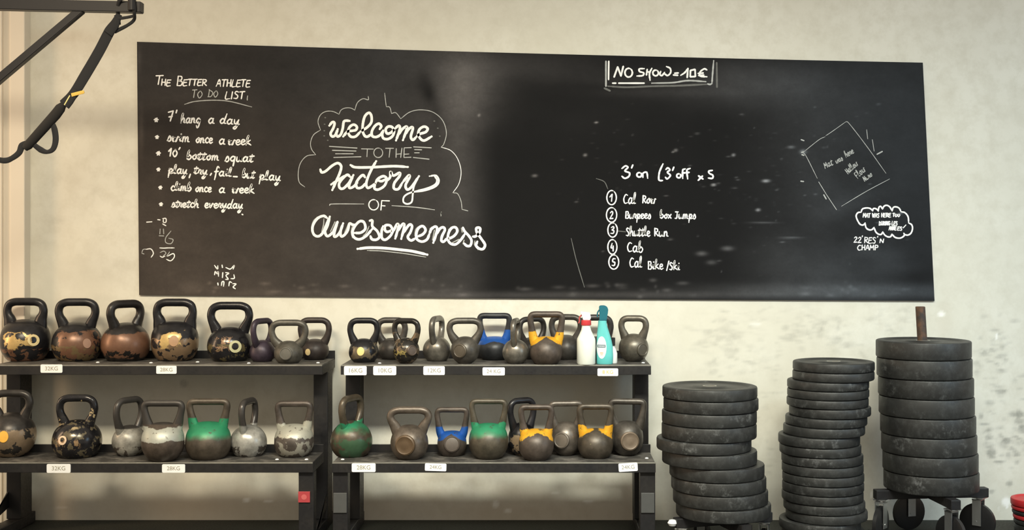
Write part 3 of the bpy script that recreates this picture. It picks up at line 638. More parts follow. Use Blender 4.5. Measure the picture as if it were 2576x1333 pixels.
# ------------------------------------------------------------------ kettlebell racks
UF, UB, LF, LB = 6.10, 6.47, 5.85, 6.14       # distances of shelf fronts and backs
UZ = CAMZ-0.586; LZ = CAMZ-1.0247
def text_mesh(s, size, M, mat, name, parent):
    cu = bpy.data.curves.new(name, 'FONT'); cu.body = s; cu.size = size; cu.align_x = 'CENTER'; cu.align_y = 'CENTER'
    cu.extrude = 0.0002
    o = bpy.data.objects.new('tmp_text', cu); COL.objects.link(o)
    dg = bpy.context.evaluated_depsgraph_get(); dg.update()
    me = bpy.data.meshes.new_from_object(o.evaluated_get(dg)); bpy.data.objects.remove(o)
    me.transform(M); me.name = name; me.materials.clear()
    r = linkme(name, me, mat, parent, smooth=False); return r
def sign(parent, cx, cy, wpx, hpx, D, text, mat=None, rot=0.0):
    c = at(cx, cy, D); s = D/F; loc = c-parent.location
    bm = bmesh.new(); hw, hh = wpx*s/2, hpx*s/2
    R = Matrix.Translation(loc) @ Matrix.Rotation(rot, 4, 'Y')
    # rounded plate
    r_ = hh*0.28; pts = []
    for sx, sz, a0 in ((1, 1, 0), (-1, 1, 90), (-1, -1, 180), (1, -1, 270)):
        for k in range(4):
            a = math.radians(a0+k*30); pts.append((sx*(hw-r_)+r_*math.cos(a), sz*(hh-r_)+r_*math.sin(a)))
    f = [bm.verts.new(R @ Vector((x, -0.003, z))) for x, z in pts]; b = [bm.verts.new(R @ Vector((x, 0.0, z))) for x, z in pts]
    bm.faces.new(f); bm.faces.new(b[::-1])
    for i in range(len(f)): bm.faces.new((f[i], b[i], b[(i+1) % len(b)], f[(i+1) % len(f)]))
    p = link('weight_sign', bm, M_SIGN, parent, smooth=False, label='white sign reading '+text)
    M = R @ Matrix.Translation((0, -0.0034, 0)) @ Matrix.Rotation(PI/2, 4, 'X')
    text_mesh(text, hh*1.35, M, mat or M_INK, 'lettering', p)
M_EDGE_HIGHLIGHT = plain('painted_edge_highlight', (0.24, 0.235, 0.21, 1), 0.45, 0.3, var=0.5, scale=14)  # pale strip that paints the highlight along the shelf front edges
bolts = {(True, True): ((246, 912), (380, 913), (497, 911), (626, 914), (800, 913)), (True, False): ((697, 1156), (771, 1156)),
         (False, True): ((1618, 913), (955, 914)), (False, False): ((862, 1156), (1627, 1153))}
def rack(X0, X1, label, leg_inset=0.0):
    r = empty('kettlebell_rack', ((X0+X1)/2, UB-WALL, 0), label, 'rack', 'two-tier kettlebell racks')
    c = r.location; W2 = (X1-X0)/2
    def y(D): return D-WALL-c.y
    for nm, Df, Db, z in (('shelf', UF, UB, UZ), ('shelf', LF, LB, LZ)):
        bm = bmesh.new()
        box(bm, -W2, W2, y(Df), y(Db), z-0.049, z-0.004, 0.002)
        sh = link(nm, bm, M_RACK, r, smooth=False)
        bm = bmesh.new(); box(bm, -W2+0.003, W2-0.003, y(Df)+0.001, y(Db)-0.006, z-0.004, z, 0.001)
        link('shelf_mat', bm, M_SHELF, sh, smooth=False, label='worn grey top of the shelf')
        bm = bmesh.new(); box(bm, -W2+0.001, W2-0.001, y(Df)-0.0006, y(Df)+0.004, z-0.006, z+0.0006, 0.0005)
        link('edge_highlight', bm, M_EDGE_HIGHLIGHT, sh, smooth=False, label='pale painted highlight along the front edge of the shelf')
        for bx, by in bolts.get((X0 < -2, Df == UF), ()):
            hh = (CAMZ-z); Dq = hh*F/(by-CY); bm = bmesh.new()
            lathe(bm, [(0, 0), (0.009, 0), (0.009, 0.002), (0.005, 0.0045), (0, 0.005)], 16, Matrix.Translation(((bx-CX)*Dq/F-c.x, y(Dq), z)))
            link('bolt_cap', bm, M_SIGN, sh, label='small pale bolt cap')
        bm = bmesh.new(); box(bm, -W2, W2, y(Db)-0.006, y(Db)+0.002, z-0.02, z+0.040, 0.002)
        link('rear_lip', bm, M_RACK, sh, smooth=False)
    for s in (-1, 1):
        xa, xb = (s*W2, s*(W2-0.072)) if s > 0 else (-W2, -W2+0.072)
        xa, xb = min(xa, xb), max(xa, xb)
        bm = bmesh.new(); box(bm, xa, xb, y(6.25), y(6.39), 0.06, UZ-0.0495, 0.003)
        link('upright_post', bm, M_RACK, r, smooth=False)
        bm = bmesh.new(); box(bm, xa, xb, y(5.87), y(5.94), 0.005, LZ-0.0495, 0.003)
        lg = link('front_leg', bm, M_RACK, r, smooth=False)
        bm = bmesh.new(); box(bm, xa+0.004, xb-0.004, y(5.862), y(5.8695), 0.175, 0.27, 0.002)
        if not (s > 0 and X0 < -2): link('foot_plate', bm, M_GREYP, lg, smooth=False, label='grey plate low on the leg')
        else: bm.free()
        # foot: a sloping bar from the front leg back along the floor to the wall
        bm = bmesh.new(); box(bm, xa+0.006, xb-0.006, y(5.94), y(6.45), 0.004, 0.06, 0.003)
        link('foot', bm, M_RACK, r, smooth=False)
        # diagonal gusset between the two shelves
        bm = bmesh.new()
        gx0, gx1 = (W2-0.012, W2-0.004) if s > 0 else (-W2+0.004, -W2+0.012)
        P = [(y(5.95), 0.06), (y(6.02), 0.06), (y(6.25), 0.20), (y(6.25), 0.12)]
        a = [bm.verts.new((gx0, py, pz)) for py, pz in P]; b = [bm.verts.new((gx1, py, pz)) for py, pz in P]
        bm.faces.new(a); bm.faces.new(b[::-1])
        for i in range(4): bm.faces.new((a[i], b[i], b[(i+1) % 4], a[(i+1) % 4]))
        link('gusset', bm, M_RACK, r, smooth=False)
    return r
rl_ = rack(-2.73, -1.10, 'left black two-tier steel rack holding the rust-worn kettlebells')
rr_ = rack(-1.0094, 0.527, 'right black two-tier steel rack holding kettlebells and two spray bottles')
for cx, cy, w_, h_, D, t_ in ((130, 927, 55, 21, UF, '32KG'), (419, 930, 51, 20, UF, '28KG'), (148, 1178, 60, 22, LF, '32KG'), (437, 1178, 58, 21, LF, '28KG')):
    sign(rl_, cx, cy, w_, h_, D, t_)
for cx, cy, w_, h_, D, t_, rt, mm in ((894, 932, 57, 23, UF, '16KG', 0, None), (968, 932, 58, 23, UF, '10KG', 0, None), (1092, 932, 54, 22, UF, '12KG', 0, None), (1242, 934, 56, 20, UF, '24 KG', 0, None),
                                      (1529, 936, 52, 19, UF, '8 KG', 0, M_INKY), (915, 1176, 60, 22, LF, '28KG', 0, None), (1096, 1175, 54, 19, LF, '24KG', 0.03, None), (1580, 1175, 48, 21, LF, '24KG', -0.06, None)):
    sign(rr_, cx, cy, w_, h_, D, t_, mm, rt)
bm = bmesh.new(); c = at(765, 1250, 5.866)-rl_.location
box(bm, c.x-0.028, c.x+0.028, c.y-0.002, c.y+0.003, c.z-0.026, c.z+0.026, 0.001)
stk = link('sticker', bm, M_RED, rl_, smooth=False, label='red square sticker on the right leg')
bm = bmesh.new(); lathe(bm, [(0, 0.0), (0.013, 0.0), (0.013, 0.0006), (0, 0.0006)], 20, Matrix.Translation((c.x, c.y-0.0022, c.z)) @ Matrix.Rotation(PI/2, 4, 'X'))
link('sticker_disc', bm, plain('pale_red_print', (0.55, 0.12, 0.12, 1), 0.5), stk, smooth=False)

# ------------------------------------------------------------------ kettlebells
BLK = (0.016, 0.016, 0.019); GREY = (0.095, 0.088, 0.078); GUN = (0.16, 0.15, 0.13); DARK = (0.035, 0.031, 0.029); BRN = (0.085, 0.062, 0.045)
RUST = (0.17, 0.088, 0.055, 1); GOLD = (0.55, 0.39, 0.16, 1); SIL = (0.42, 0.44, 0.40, 1); GRN = (0.03, 0.26, 0.13, 1); BLU = (0.015, 0.10, 0.42, 1); YEL = (0.80, 0.42, 0.03, 1); CHIP = (0.30, 0.22, 0.14, 1)
def kettlebell(label, shelf, cx, w_, ybase, ytop, ywin, wh, tpx, style='classic', rot=0.0, mat=None, emblem=None, hx=None, group=None, dD=0.0, hmat=None):
    """cx, w: ball centre and width; ywin: bottom of the window; wh: handle width; tpx: grip thickness (all in photo pixels); rot in degrees"""
    h, back = (0.586, UB) if shelf == 'u' else (1.0247, LB)
    Df = h*F/(ybase-CY); D = Df+0.05
    for _ in range(3): D = Df+0.62*(w_/2*D/F)
    D = min(D, back-0.012-0.86*(w_/2*D/F))+dD
    s = D/F; R = w_/2*s; zs = CAMZ-h
    zpx = lambda yy: CAMZ-(yy-CY)*s-zs
    H = zpx(ytop); Hb = zpx(ywin); Hb = max(Hb, R*1.35)
    t2 = tpx*s/2
    o = empty('kettlebell', ((cx-CX)*s, D-WALL, zs+0.0005), label, 'kettlebell', group, math.radians(rot))
    c = Hb-R; c = min(max(c, 0.62*R), 0.93*R)
    top = Hb
    rz = top-c                                  # upper vertical radius
    rb = math.sqrt(max(R*R-c*c, (0.45*R)**2)); rb = min(max(rb, 0.5*R), 0.72*R)
    prof = [(0, 0.0), (rb*0.93, 0.0), (rb, 0.003)]
    a0 = math.asin(max(-1, -(c-0.006)/R)) if c < R else -PI/2*0.9
    ang0 = -math.acos(min(1, rb/R))
    for k in range(1, 22):
        a = ang0+(PI/2-ang0)*k/22
        z = c+(R if a < 0 else rz)*math.sin(a)
        if a < 0: z = max(0.004, c+math.sin(a)/math.sin(ang0)*(-(c-0.003)) if ang0 else 0)
        prof.append((R*math.cos(a), z))
    prof.append((0, top))
    bm = bmesh.new(); lathe(bm, prof, 44)
    pw = {'wide': 2.9, 'comp': 2.7, 'classic': 2.2}[style]
    for v in bm.verts:                         # shoulders run up into the horns of the handle
        if v.co.z > c and v.co.z < top-1e-5:
            u = (v.co.z-c)/rz; k_ = ((1-u**pw)**(1/pw))/max(1e-3, math.sqrt(1-u*u))
            v.co.x *= min(k_, 1.55)
    bvh = BVHTree.FromBMesh(bm)
    body = link('body', bm, mat, o, angle=60)
    # handle
    wm = wh*s/2-t2; hw = H-t2-top; cxh = 0.0
    if style == 'comp':
        half = [(min(0.70*wm, 0.66*R), c+0.62*rz), (0.82*wm, top-0.01*hw), (0.92*wm, top+0.40*hw), (0.99*wm, top+0.75*hw), (0.92*wm, top+0.95*hw), (0.70*wm, top+1.0*hw), (0.3*wm, top+1.0*hw)]
        rr = [1.75, 1.40, 1.06, 1.0, 1.0, 1.0, 1.0]
    elif style == 'wide':
        half = [(min(0.78*wm, 0.72*R), c+0.55*rz), (0.86*wm, top-0.05*hw), (0.97*wm, top+0.28*hw), (1.0*wm, top+0.55*hw), (0.90*wm, top+0.84*hw), (0.62*wm, top+0.98*hw), (0.25*wm, top+1.0*hw)]
        rr = [1.9, 1.55, 1.15, 1.0, 1.0, 1.0, 1.0]
    else:
        half = [(min(0.62*wm, 0.62*R), c+0.62*rz), (0.80*wm, top-0.02*hw), (0.95*wm, top+0.28*hw), (1.0*wm, top+0.56*hw), (0.90*wm, top+0.84*hw), (0.62*wm, top+0.98*hw), (0.25*wm, top+1.0*hw)]
        rr = [1.6, 1.3, 1.05, 1.0, 1.0, 1.0, 1.0]
    pts = [(x, 0, z, r) for (x, z), r in zip(half, rr)]+[(0, 0, top+1.0*hw, 1.0)]+[(-x, 0, z, r) for (x, z), r in list(zip(half, rr))[::-1]]
    P = catmull([np.array(p) for p in pts], 5)
    bm = bmesh.new()
    sweep(bm, [tuple(p[:3]) for p in P], [t2*p[3] for p in P], [t2*(0.95+0.25*(p[3]-1)) for p in P], 16)
    hd = link('handle', bm, hmat or mat, o, angle=60)
    if emblem:
        kind, ex, ey, er, col = emblem         # pixel offset from the ball centre, radius as a share of R
        dy = -0.9*R
        for _ in range(5):                      # the spot lies on the near side of the ball, so closer than its centre
            De = D+dy; dx = (ex-CX)*De/F-(cx-CX)*s; dz = CAMZ-(ey-CY)*De/F-zs-c
            dx = max(-0.85*R, min(0.85*R, dx)); dz = max(-0.7*R, min(0.7*R, dz))
            dy = -math.sqrt(max(R*R-dx*dx-dz*dz, 0.05*R*R))
        n = Vector((dx, dy, dz)).normalized()
        n = Matrix.Rotation(-math.radians(rot), 3, 'Z') @ n
        q_ = n.to_track_quat('Z', 'X').to_matrix().to_4x4()
        er = er*R; ch = R-math.sqrt(R*R-er*er)
        # put it on the real surface of the ball: its rim must not sink below it
        o0 = Vector((0, 0, c)); dist = R
        e1 = n.orthogonal().normalized(); e2 = n.cross(e1); ds = []
        for k_ in range(9):
            off = Vector() if k_ == 8 else (e1*math.cos(k_*PI/4)+e2*math.sin(k_*PI/4))*er*0.9
            hit = bvh.ray_cast(o0+off+n*R*2.5, -n)
            if hit[0] is not None: ds.append((hit[0]-o0).dot(n)+(ch if k_ < 8 else 0.0)*0.8)
        if ds: dist = sorted(ds)[-3]
        Mx = Matrix.Translation(o0+n*(dist-ch+0.0006)) @ q_
        m2 = plain('emblem_'+kind, col, 0.45, 0.2 if kind == 'plaque' else 0.0, var=0.3 if kind == 'plaque' else 0.15, scale=40)
        bm = bmesh.new()
        if kind == 'plaque':
            lathe(bm, [(er*1.08, -0.003), (er*1.04, ch*0.55+0.002), (er*0.9, ch*0.75+0.0035), (er*0.82, ch*0.75+0.0015), (er*0.4, ch+0.001), (0, ch+0.001)], 30, Mx)
            link('plaque', bm, m2, body, label='round cast plaque on the ball')
        elif kind == 'ring':
            lathe(bm, [(er*1.0, ch*0.1), (er, ch*0.6+0.002), (er*0.62, ch*0.8+0.003), (er*0.55, ch*0.8), (er*0.5, -0.002)], 30, Mx)
            link('emblem', bm, m2, body, label='pale ring painted round the number')
        else:
            lathe(bm, [(er*1.0, -0.001), (er*0.97, ch*0.5+0.001), (er*0.5, ch*0.85+0.001), (0, ch+0.001)], 30, Mx, 1.0, 0.85)
            link('emblem', bm, m2, body, label='round pale painted spot')
    return o
gL = 'worn kettlebells on the left rack'; gR = 'kettlebells on the right rack'
# upper shelf, left rack
kettlebell('large black kettlebell with ochre band and pale ring, leftmost on the top shelf', 'u', 64, 120, 908, 749, 803, 113, 20, 'wide', -3,
           iron('iron_a', BLK, 1, 0.3, 0.3, [(GOLD, 16, 0.40, 0.075, 0.145, 0.012, 0.075), (RUST, 24, 0.50, 0.0, 0.07)]), ('ring', 84, 856, 0.24, (0.72, 0.60, 0.32, 1)), group=gL)
kettlebell('large kettlebell with brown bare patches and faint round emblem, second on top shelf', 'u', 194, 122, 908, 750, 809, 110, 20, 'classic', 4,
           iron('iron_b', BLK, 2, 0.32, 0.3, [(RUST, 14, 0.38, 0.03, 0.15, 0.02, 0.09), ((0.17, 0.12, 0.06, 1), 26, 0.50, 0.0, 0.09)]), ('spot', 219, 864, 0.20, (0.33, 0.20, 0.14, 1)), group=gL)
kettlebell('large rust-brown kettlebell turned half sideways with black base chips on top shelf', 'u', 316, 120, 909, 754, 811, 108, 21, 'classic', 54,
           iron('iron_c', (0.022, 0.02, 0.02), 3, 0.34, 0.3, [(RUST, 10, 0.28, 0.015, 0.145), ((0.012, 0.011, 0.011, 1), 20, 0.52, 0.0, 0.065)]), group=gL)
kettlebell('large black kettlebell with yellow painted cap on its face, fourth on top shelf', 'u', 440, 116, 909, 751, 806, 110, 20, 'wide', 0,
           iron('iron_d', BLK, 14, 0.28, 0.3, [((0.22, 0.15, 0.09, 1), 22, 0.44, 0.0, 0.12), (GOLD, 14, 0.34, 0.07, 0.145, 0.0, 0.055)]), ('spot', 437, 858, 0.24, (0.40, 0.24, 0.13, 1)), group=gL)
kettlebell('glossy black large kettlebell with pale half ring and pinkish patch, fifth on top shelf', 'u', 579, 113, 910, 759, 820, 116, 20, 'classic', 0,
           iron('iron_e', BLK, 25, 0.22, 0.3, [((0.30, 0.19, 0.12, 1), 20, 0.50, 0.06, 0.135, -0.01, 0.05), ((0.12, 0.10, 0.05, 1), 26, 0.54, 0.0, 0.1)]), ('ring', 592, 872, 0.27, (0.50, 0.49, 0.30, 1)), group=gL)
kettlebell('small purplish black kettlebell seen edge on beside the grey wide-handled one', 'u', 660, 65, 909, 800, 855, 88, 15, 'classic', 66,
           iron('iron_f', (0.040, 0.030, 0.045), 6, 0.42, 0.3), group=gL, dD=-0.035)
kettlebell('small grey kettlebell whose handle is wider than its ball, on the left top shelf', 'u', 726, 72, 914, 804, 857, 100, 16, 'classic', 3,
           iron('iron_g', (0.085, 0.08, 0.068), 7, 0.45, 0.4), ('plaque', 718, 890, 0.42, (0.12, 0.115, 0.10, 1)), group=gL, dD=-0.01)
kettlebell('small dark brown kettlebell with a yellow spot, last at right end of left top shelf', 'u', 792, 70, 905, 798, 852, 86, 15, 'classic', 0,
           iron('iron_h', (0.035, 0.028, 0.026), 8, 0.45, 0.3), ('spot', 774, 886, 0.24, (0.70, 0.55, 0.28, 1)), group=gL)
# upper shelf, right rack
kettlebell('small black kettlebell with bright yellow spot, leftmost on the right rack top shelf', 'u', 915, 74, 912, 799, 851, 83, 15, 'classic', 0,
           iron('iron_i', BLK, 9, 0.32, 0.3, [((0.15, 0.12, 0.08, 1), 12, 0.36, 0.02, 0.088, -0.005, 0.06)]), ('spot', 907, 884, 0.30, (0.78, 0.60, 0.24, 1)), group=gR, dD=-0.01)
kettlebell('dark grey small kettlebell standing behind the gold-flecked one', 'u', 985, 66, 905, 798, 850, 83, 15, 'classic', 0,
           iron('iron_j', (0.055, 0.05, 0.046), 10, 0.4, 0.35), group=gR, dD=0.02)
kettlebell('gold-flecked black kettlebell with a brown plaque, overlapping the grey one behind', 'u', 1022, 66, 914, 800, 849, 78, 14, 'classic', -18,
           iron('iron_k', (0.028, 0.026, 0.024), 11, 0.25, 0.45, [((0.40, 0.32, 0.12, 1), 24, 0.48, 0.03, 0.075, -0.01, 0.04), ((0.16, 0.12, 0.08, 1), 22, 0.5, 0.0, 0.16)]), ('plaque', 1037, 882, 0.38, (0.10, 0.075, 0.06, 1)), group=gR, dD=-0.03)
kettlebell('gunmetal kettlebell seen edge on with a narrow handle, right rack top shelf', 'u', 1099, 71, 909, 794, 846, 94, 16, 'classic', 76,
           iron('iron_l', GUN, 12, 0.33, 0.55), group=gR)
kettlebell('gunmetal kettlebell with a large round plaque and wide handle on top shelf', 'u', 1170, 72, 915, 799, 846, 94, 16, 'classic', 4,
           iron('iron_m', (0.085, 0.078, 0.068), 13, 0.4, 0.45), ('plaque', 1156, 883, 0.46, (0.085, 0.07, 0.052, 1)), group=gR, dD=-0.02)
kettlebell('dark kettlebell with a blue painted top behind the gunmetal ones', 'u', 1244, 84, 905, 787, 846, 90, 15, 'comp', 0,
           iron('iron_n', (0.03, 0.032, 0.036), 14, 0.42, 0.3, band=(BLU, 0.100, 0.155, 0.03, 0.35)), group=gR, dD=0.015)
kettlebell('gunmetal kettlebell seen edge on, left of the yellow-shouldered one', 'u', 1297, 67, 914, 800, 853, 90, 15, 'classic', 82,
           iron('iron_o', GUN, 15, 0.33, 0.55), group=gR, dD=-0.035)
kettlebell('dark kettlebell turned sideways behind the yellow-shouldered one on top shelf', 'u', 1338, 68, 905, 796, 848, 82, 14, 'classic', 28,
           iron('iron_p', (0.035, 0.032, 0.03), 16, 0.4, 0.4), group=gR, dD=0.03)
kettlebell('brown kettlebell with bright yellow shoulders on the top shelf', 'u', 1374, 82, 916, 783, 846, 96, 16, 'comp', 0,
           iron('iron_q', (0.075, 0.06, 0.05), 17, 0.45, 0.35, band=(YEL, 0.134, 0.160, 0.03, 0.62)), group=gR, dD=-0.03)
kettlebell('dark grey kettlebell half hidden right of the yellow-shouldered one', 'u', 1424, 74, 905, 790, 842, 88, 15, 'classic', -8,
           iron('iron_r', (0.06, 0.055, 0.05), 18, 0.42, 0.4), group=gR, dD=0.02)
kettlebell('black kettlebell hidden behind the two spray bottles', 'u', 1500, 78, 906, 791, 846, 88, 16, 'classic', 0,
           iron('iron_s', (0.035, 0.033, 0.033), 19, 0.42, 0.3), group=gR, dD=0.01)
kettlebell('gunmetal kettlebell with plaque at far right end of the top shelf', 'u', 1594, 75, 911, 793, 839, 78, 16, 'classic', -10,
           iron('iron_t', (0.12, 0.11, 0.09), 20, 0.36, 0.5), ('plaque', 1617, 880, 0.40, (0.085, 0.076, 0.06, 1)), group=gR)
# lower shelf, left rack
kettlebell('large kettlebell with orange round spot cut by the left frame edge, lower shelf', 'l', 30, 116, 1151, 980, 1037, 108, 19, 'classic', 0,
           iron('iron_u', (0.03, 0.028, 0.027), 21, 0.33, 0.3, [((0.24, 0.18, 0.12, 1), 16, 0.42, 0.0, 0.14)]), ('spot', 8, 1099, 0.25, (0.95, 0.50, 0.08, 1)), group=gL)
kettlebell('large glossy black kettlebell with chipped gold handle and white ring, lower shelf', 'l', 194, 120, 1154, 992, 1055, 106, 19, 'classic', 0,
           iron('iron_v', BLK, 22, 0.2, 0.3, [((0.30, 0.20, 0.11, 1), 18, 0.50, 0.05, 0.105, -0.01, 0.07), ((0.14, 0.12, 0.08, 1), 26, 0.55, 0.0, 0.2), ((0.52, 0.42, 0.25, 1), 14, 0.60, 0.15, 0.40)]), ('ring', 157, 1108, 0.19, (0.72, 0.55, 0.40, 1)), group=gL)
kettlebell('silver kettlebell seen edge on with dark handle, left of the silver-topped one', 'l', 325, 84, 1149, 998, 1069, 100, 17, 'classic', 62,
           iron('iron_w', (0.28, 0.275, 0.25), 23, 0.36, 0.3, [((0.085, 0.07, 0.06, 1), 18, 0.5, 0.0, 0.055), ((0.05, 0.047, 0.045, 1), 3, 0.0, 0.135, 0.5)]), group=gL)
kettlebell('brown kettlebell with flaking silver top, overlapping its edge-on neighbour', 'l', 410, 105, 1159, 1006, 1062, 112, 17, 'comp', 0,
           iron('iron_x', (0.085, 0.068, 0.056), 24, 0.42, 0.3, [((0.05, 0.046, 0.043, 1), 3, 0.0, 0.165, 0.5)], band=(SIL, 0.098, 0.165, 0.055)), group=gL, dD=-0.05)
kettlebell('green-topped kettlebell with brown lower half on the left rack', 'l', 524, 113, 1158, 1002, 1060, 112, 17, 'comp', 0,
           iron('iron_y', (0.075, 0.062, 0.048), 25, 0.42, 0.3, band=(GRN, 0.100, 0.195, 0.04, 0.1, 0.03)), group=gL)
kettlebell('silver kettlebell seen edge on with a dark seam, right of the green one', 'l', 625, 92, 1149, 1001, 1068, 100, 17, 'classic', 80,
           iron('iron_z', (0.31, 0.31, 0.29), 26, 0.3, 0.35, [((0.08, 0.072, 0.065, 1), 20, 0.52, 0.0, 0.06), ((0.06, 0.055, 0.052, 1), 3, 0.0, 0.15, 0.5)]), group=gL)
kettlebell('flaking silver and brown kettlebell at the right end of the left lower shelf', 'l', 740, 99, 1151, 1008, 1066, 98, 16, 'comp', 0,
           iron('iron_aa', (0.075, 0.062, 0.054), 27, 0.42, 0.3, [((0.30, 0.29, 0.25, 1), 20, 0.52, 0.0, 0.085)], band=((0.42, 0.42, 0.36, 1), 0.092, 0.165, 0.06)), group=gL)
# lower shelf, right rack
kettlebell('green and brown kettlebell seen edge on at the left end of the right lower shelf', 'l', 884, 105, 1151, 993, 1058, 100, 18, 'classic', 64,
           iron('iron_ab', (0.075, 0.06, 0.042), 28, 0.36, 0.35, [((0.05, 0.11, 0.06, 1), 10, 0.5, 0.0, 0.1)], band=(GRN, 0.112, 0.172, 0.09, 0.0, 0.05)), group=gR)
kettlebell('bronze-grey kettlebell with brown plaque and wide round handle on lower shelf', 'l', 1030, 95, 1158, 1022, 1068, 114, 19, 'classic', 2,
           iron('iron_ac', (0.115, 0.095, 0.078), 29, 0.38, 0.45), ('plaque', 1018, 1121, 0.50, (0.10, 0.065, 0.036, 1)), group=gR)
kettlebell('small blue-shouldered kettlebell beside the green-topped one on lower shelf', 'l', 1137, 74, 1149, 1024, 1083, 89, 14, 'comp', 0,
           iron('iron_ad', (0.075, 0.062, 0.053), 30, 0.42, 0.35, band=(BLU, 0.108, 0.142, 0.03, 0.60)), ('plaque', 1137, 1117, 0.52, (0.085, 0.07, 0.06, 1)), group=gR)
kettlebell('green-topped kettlebell with brown base on the right rack lower shelf', 'l', 1229, 99, 1156, 1003, 1064, 99, 14, 'comp', 0,
           iron('iron_ae', (0.075, 0.065, 0.048), 31, 0.42, 0.3, band=(GRN, 0.115, 0.172, 0.04, 0.25, 0.03)), group=gR, dD=-0.01)
kettlebell('dark chipped kettlebell turned askew behind the green and yellow ones', 'l', 1313, 72, 1142, 1000, 1062, 84, 16, 'classic', 32,
           iron('iron_af', BLK, 32, 0.3, 0.3, [(CHIP, 16, 0.5, 0.0, 0.11)]), group=gR, dD=0.0)
kettlebell('brown kettlebell with torn yellow shoulders, left one on the lower shelf', 'l', 1349, 88, 1158, 1017, 1078, 92, 15, 'comp', 2,
           iron('iron_ag', (0.075, 0.06, 0.05), 33, 0.45, 0.35, band=(YEL, 0.138, 0.152, 0.05, 0.60)), group=gR, dD=-0.03)
kettlebell('grey kettlebell with round plaque standing between the two yellow-shouldered ones', 'l', 1424, 76, 1142, 1008, 1060, 92, 15, 'comp', 6,
           iron('iron_ah', (0.115, 0.10, 0.085), 34, 0.36, 0.45), ('plaque', 1412, 1108, 0.50, (0.13, 0.11, 0.09, 1)), group=gR, dD=0.0)
kettlebell('brown kettlebell with torn yellow shoulders, right one on the lower shelf', 'l', 1498, 89, 1154, 1015, 1077, 96, 16, 'comp', 0,
           iron('iron_ai', (0.07, 0.058, 0.044), 44, 0.42, 0.35, [((0.16, 0.14, 0.09, 1), 20, 0.68, 0.0, 0.1)], band=(YEL, 0.142, 0.158, 0.05, 0.60)), group=gR, dD=-0.01)
kettlebell('dark grey kettlebell with big worn plaque at the right end of the lower shelf', 'l', 1578, 80, 1142, 1002, 1058, 100, 16, 'comp', -6,
           iron('iron_aj', (0.075, 0.068, 0.06), 36, 0.4, 0.45), ('plaque', 1585, 1110, 0.55, (0.17, 0.13, 0.095, 1)), group=gR, dD=0.0)

# ------------------------------------------------------------------ spray bottles
def spray_clear():
    D = 6.135; s = D/F; z0 = UZ+0.0005
    o = empty('spray_bottle', ((1474.5-CX)*s, D-WALL, z0), 'translucent white spray bottle with red collar standing on the top shelf', 'bottle')
    t = NT('frosted_plastic'); c = t.coord(2); col = t.mix(t.noise(c, 12), (0.74, 0.80, 0.74, 1), (0.86, 0.90, 0.85, 1)); m = t.out(col, 0.35)
    t.b.inputs['Subsurface Weight'].default_value = 0.2; t.b.inputs['Subsurface Radius'].default_value = (0.02, 0.02, 0.02)
    px = lambda v: v*s
    bm = bmesh.new()
    lathe(bm, [(0, 0), (px(21.5), 0), (px(23.5), px(3)), (px(23.5), px(60)), (px(22.5), px(65)), (px(17), px(76)), (px(12.5), px(86)), (px(11), px(94)), (px(11), px(101)), (0, px(101))], 36)
    b = link('bottle_body', bm, m, o)
    bm = bmesh.new(); lathe(bm, [(0, px(98)), (px(12.5), px(98)), (px(13), px(99)), (px(12.5), px(110)), (px(8), px(111.5)), (0, px(111.5))], 28)
    link('collar', bm, plain('red_collar', (0.62, 0.05, 0.06, 1), 0.4), o)
    bm = bmesh.new()                             # trigger head: side profile extruded, nose pointing left and toward the viewer
    P = [(9, 111), (12, 117), (9, 130), (4, 131), (-14, 133), (-15.5, 129), (-11, 127), (-11, 120), (-7, 111)]
    a = [bm.verts.new((px(x), -px(8), px(z))) for x, z in P]; b2 = [bm.verts.new((px(x), px(8), px(z))) for x, z in P]
    bm.faces.new(a); bm.faces.new(b2[::-1])
    for i in range(len(P)): bm.faces.new((a[i], b2[i], b2[(i+1) % len(P)], a[(i+1) % len(P)]))
    bmesh.ops.bevel(bm, geom=bm.edges[:], offset=0.0015, segments=2, affect='EDGES')
    link('spray_head', bm, plain('white_plastic', (0.84, 0.83, 0.80, 1), 0.35, var=0.03), o)
    bm = bmesh.new(); sweep(bm, catmull([(px(-11), 0, px(124)), (px(-17), 0, px(117)), (px(-17), 0, px(108)), (px(-19), 0, px(103))], 4), px(1.6), px(4), 8, 0.6)
    link('trigger', bm, plain('red_trigger', (0.60, 0.08, 0.08, 1), 0.4), o)
spray_clear()
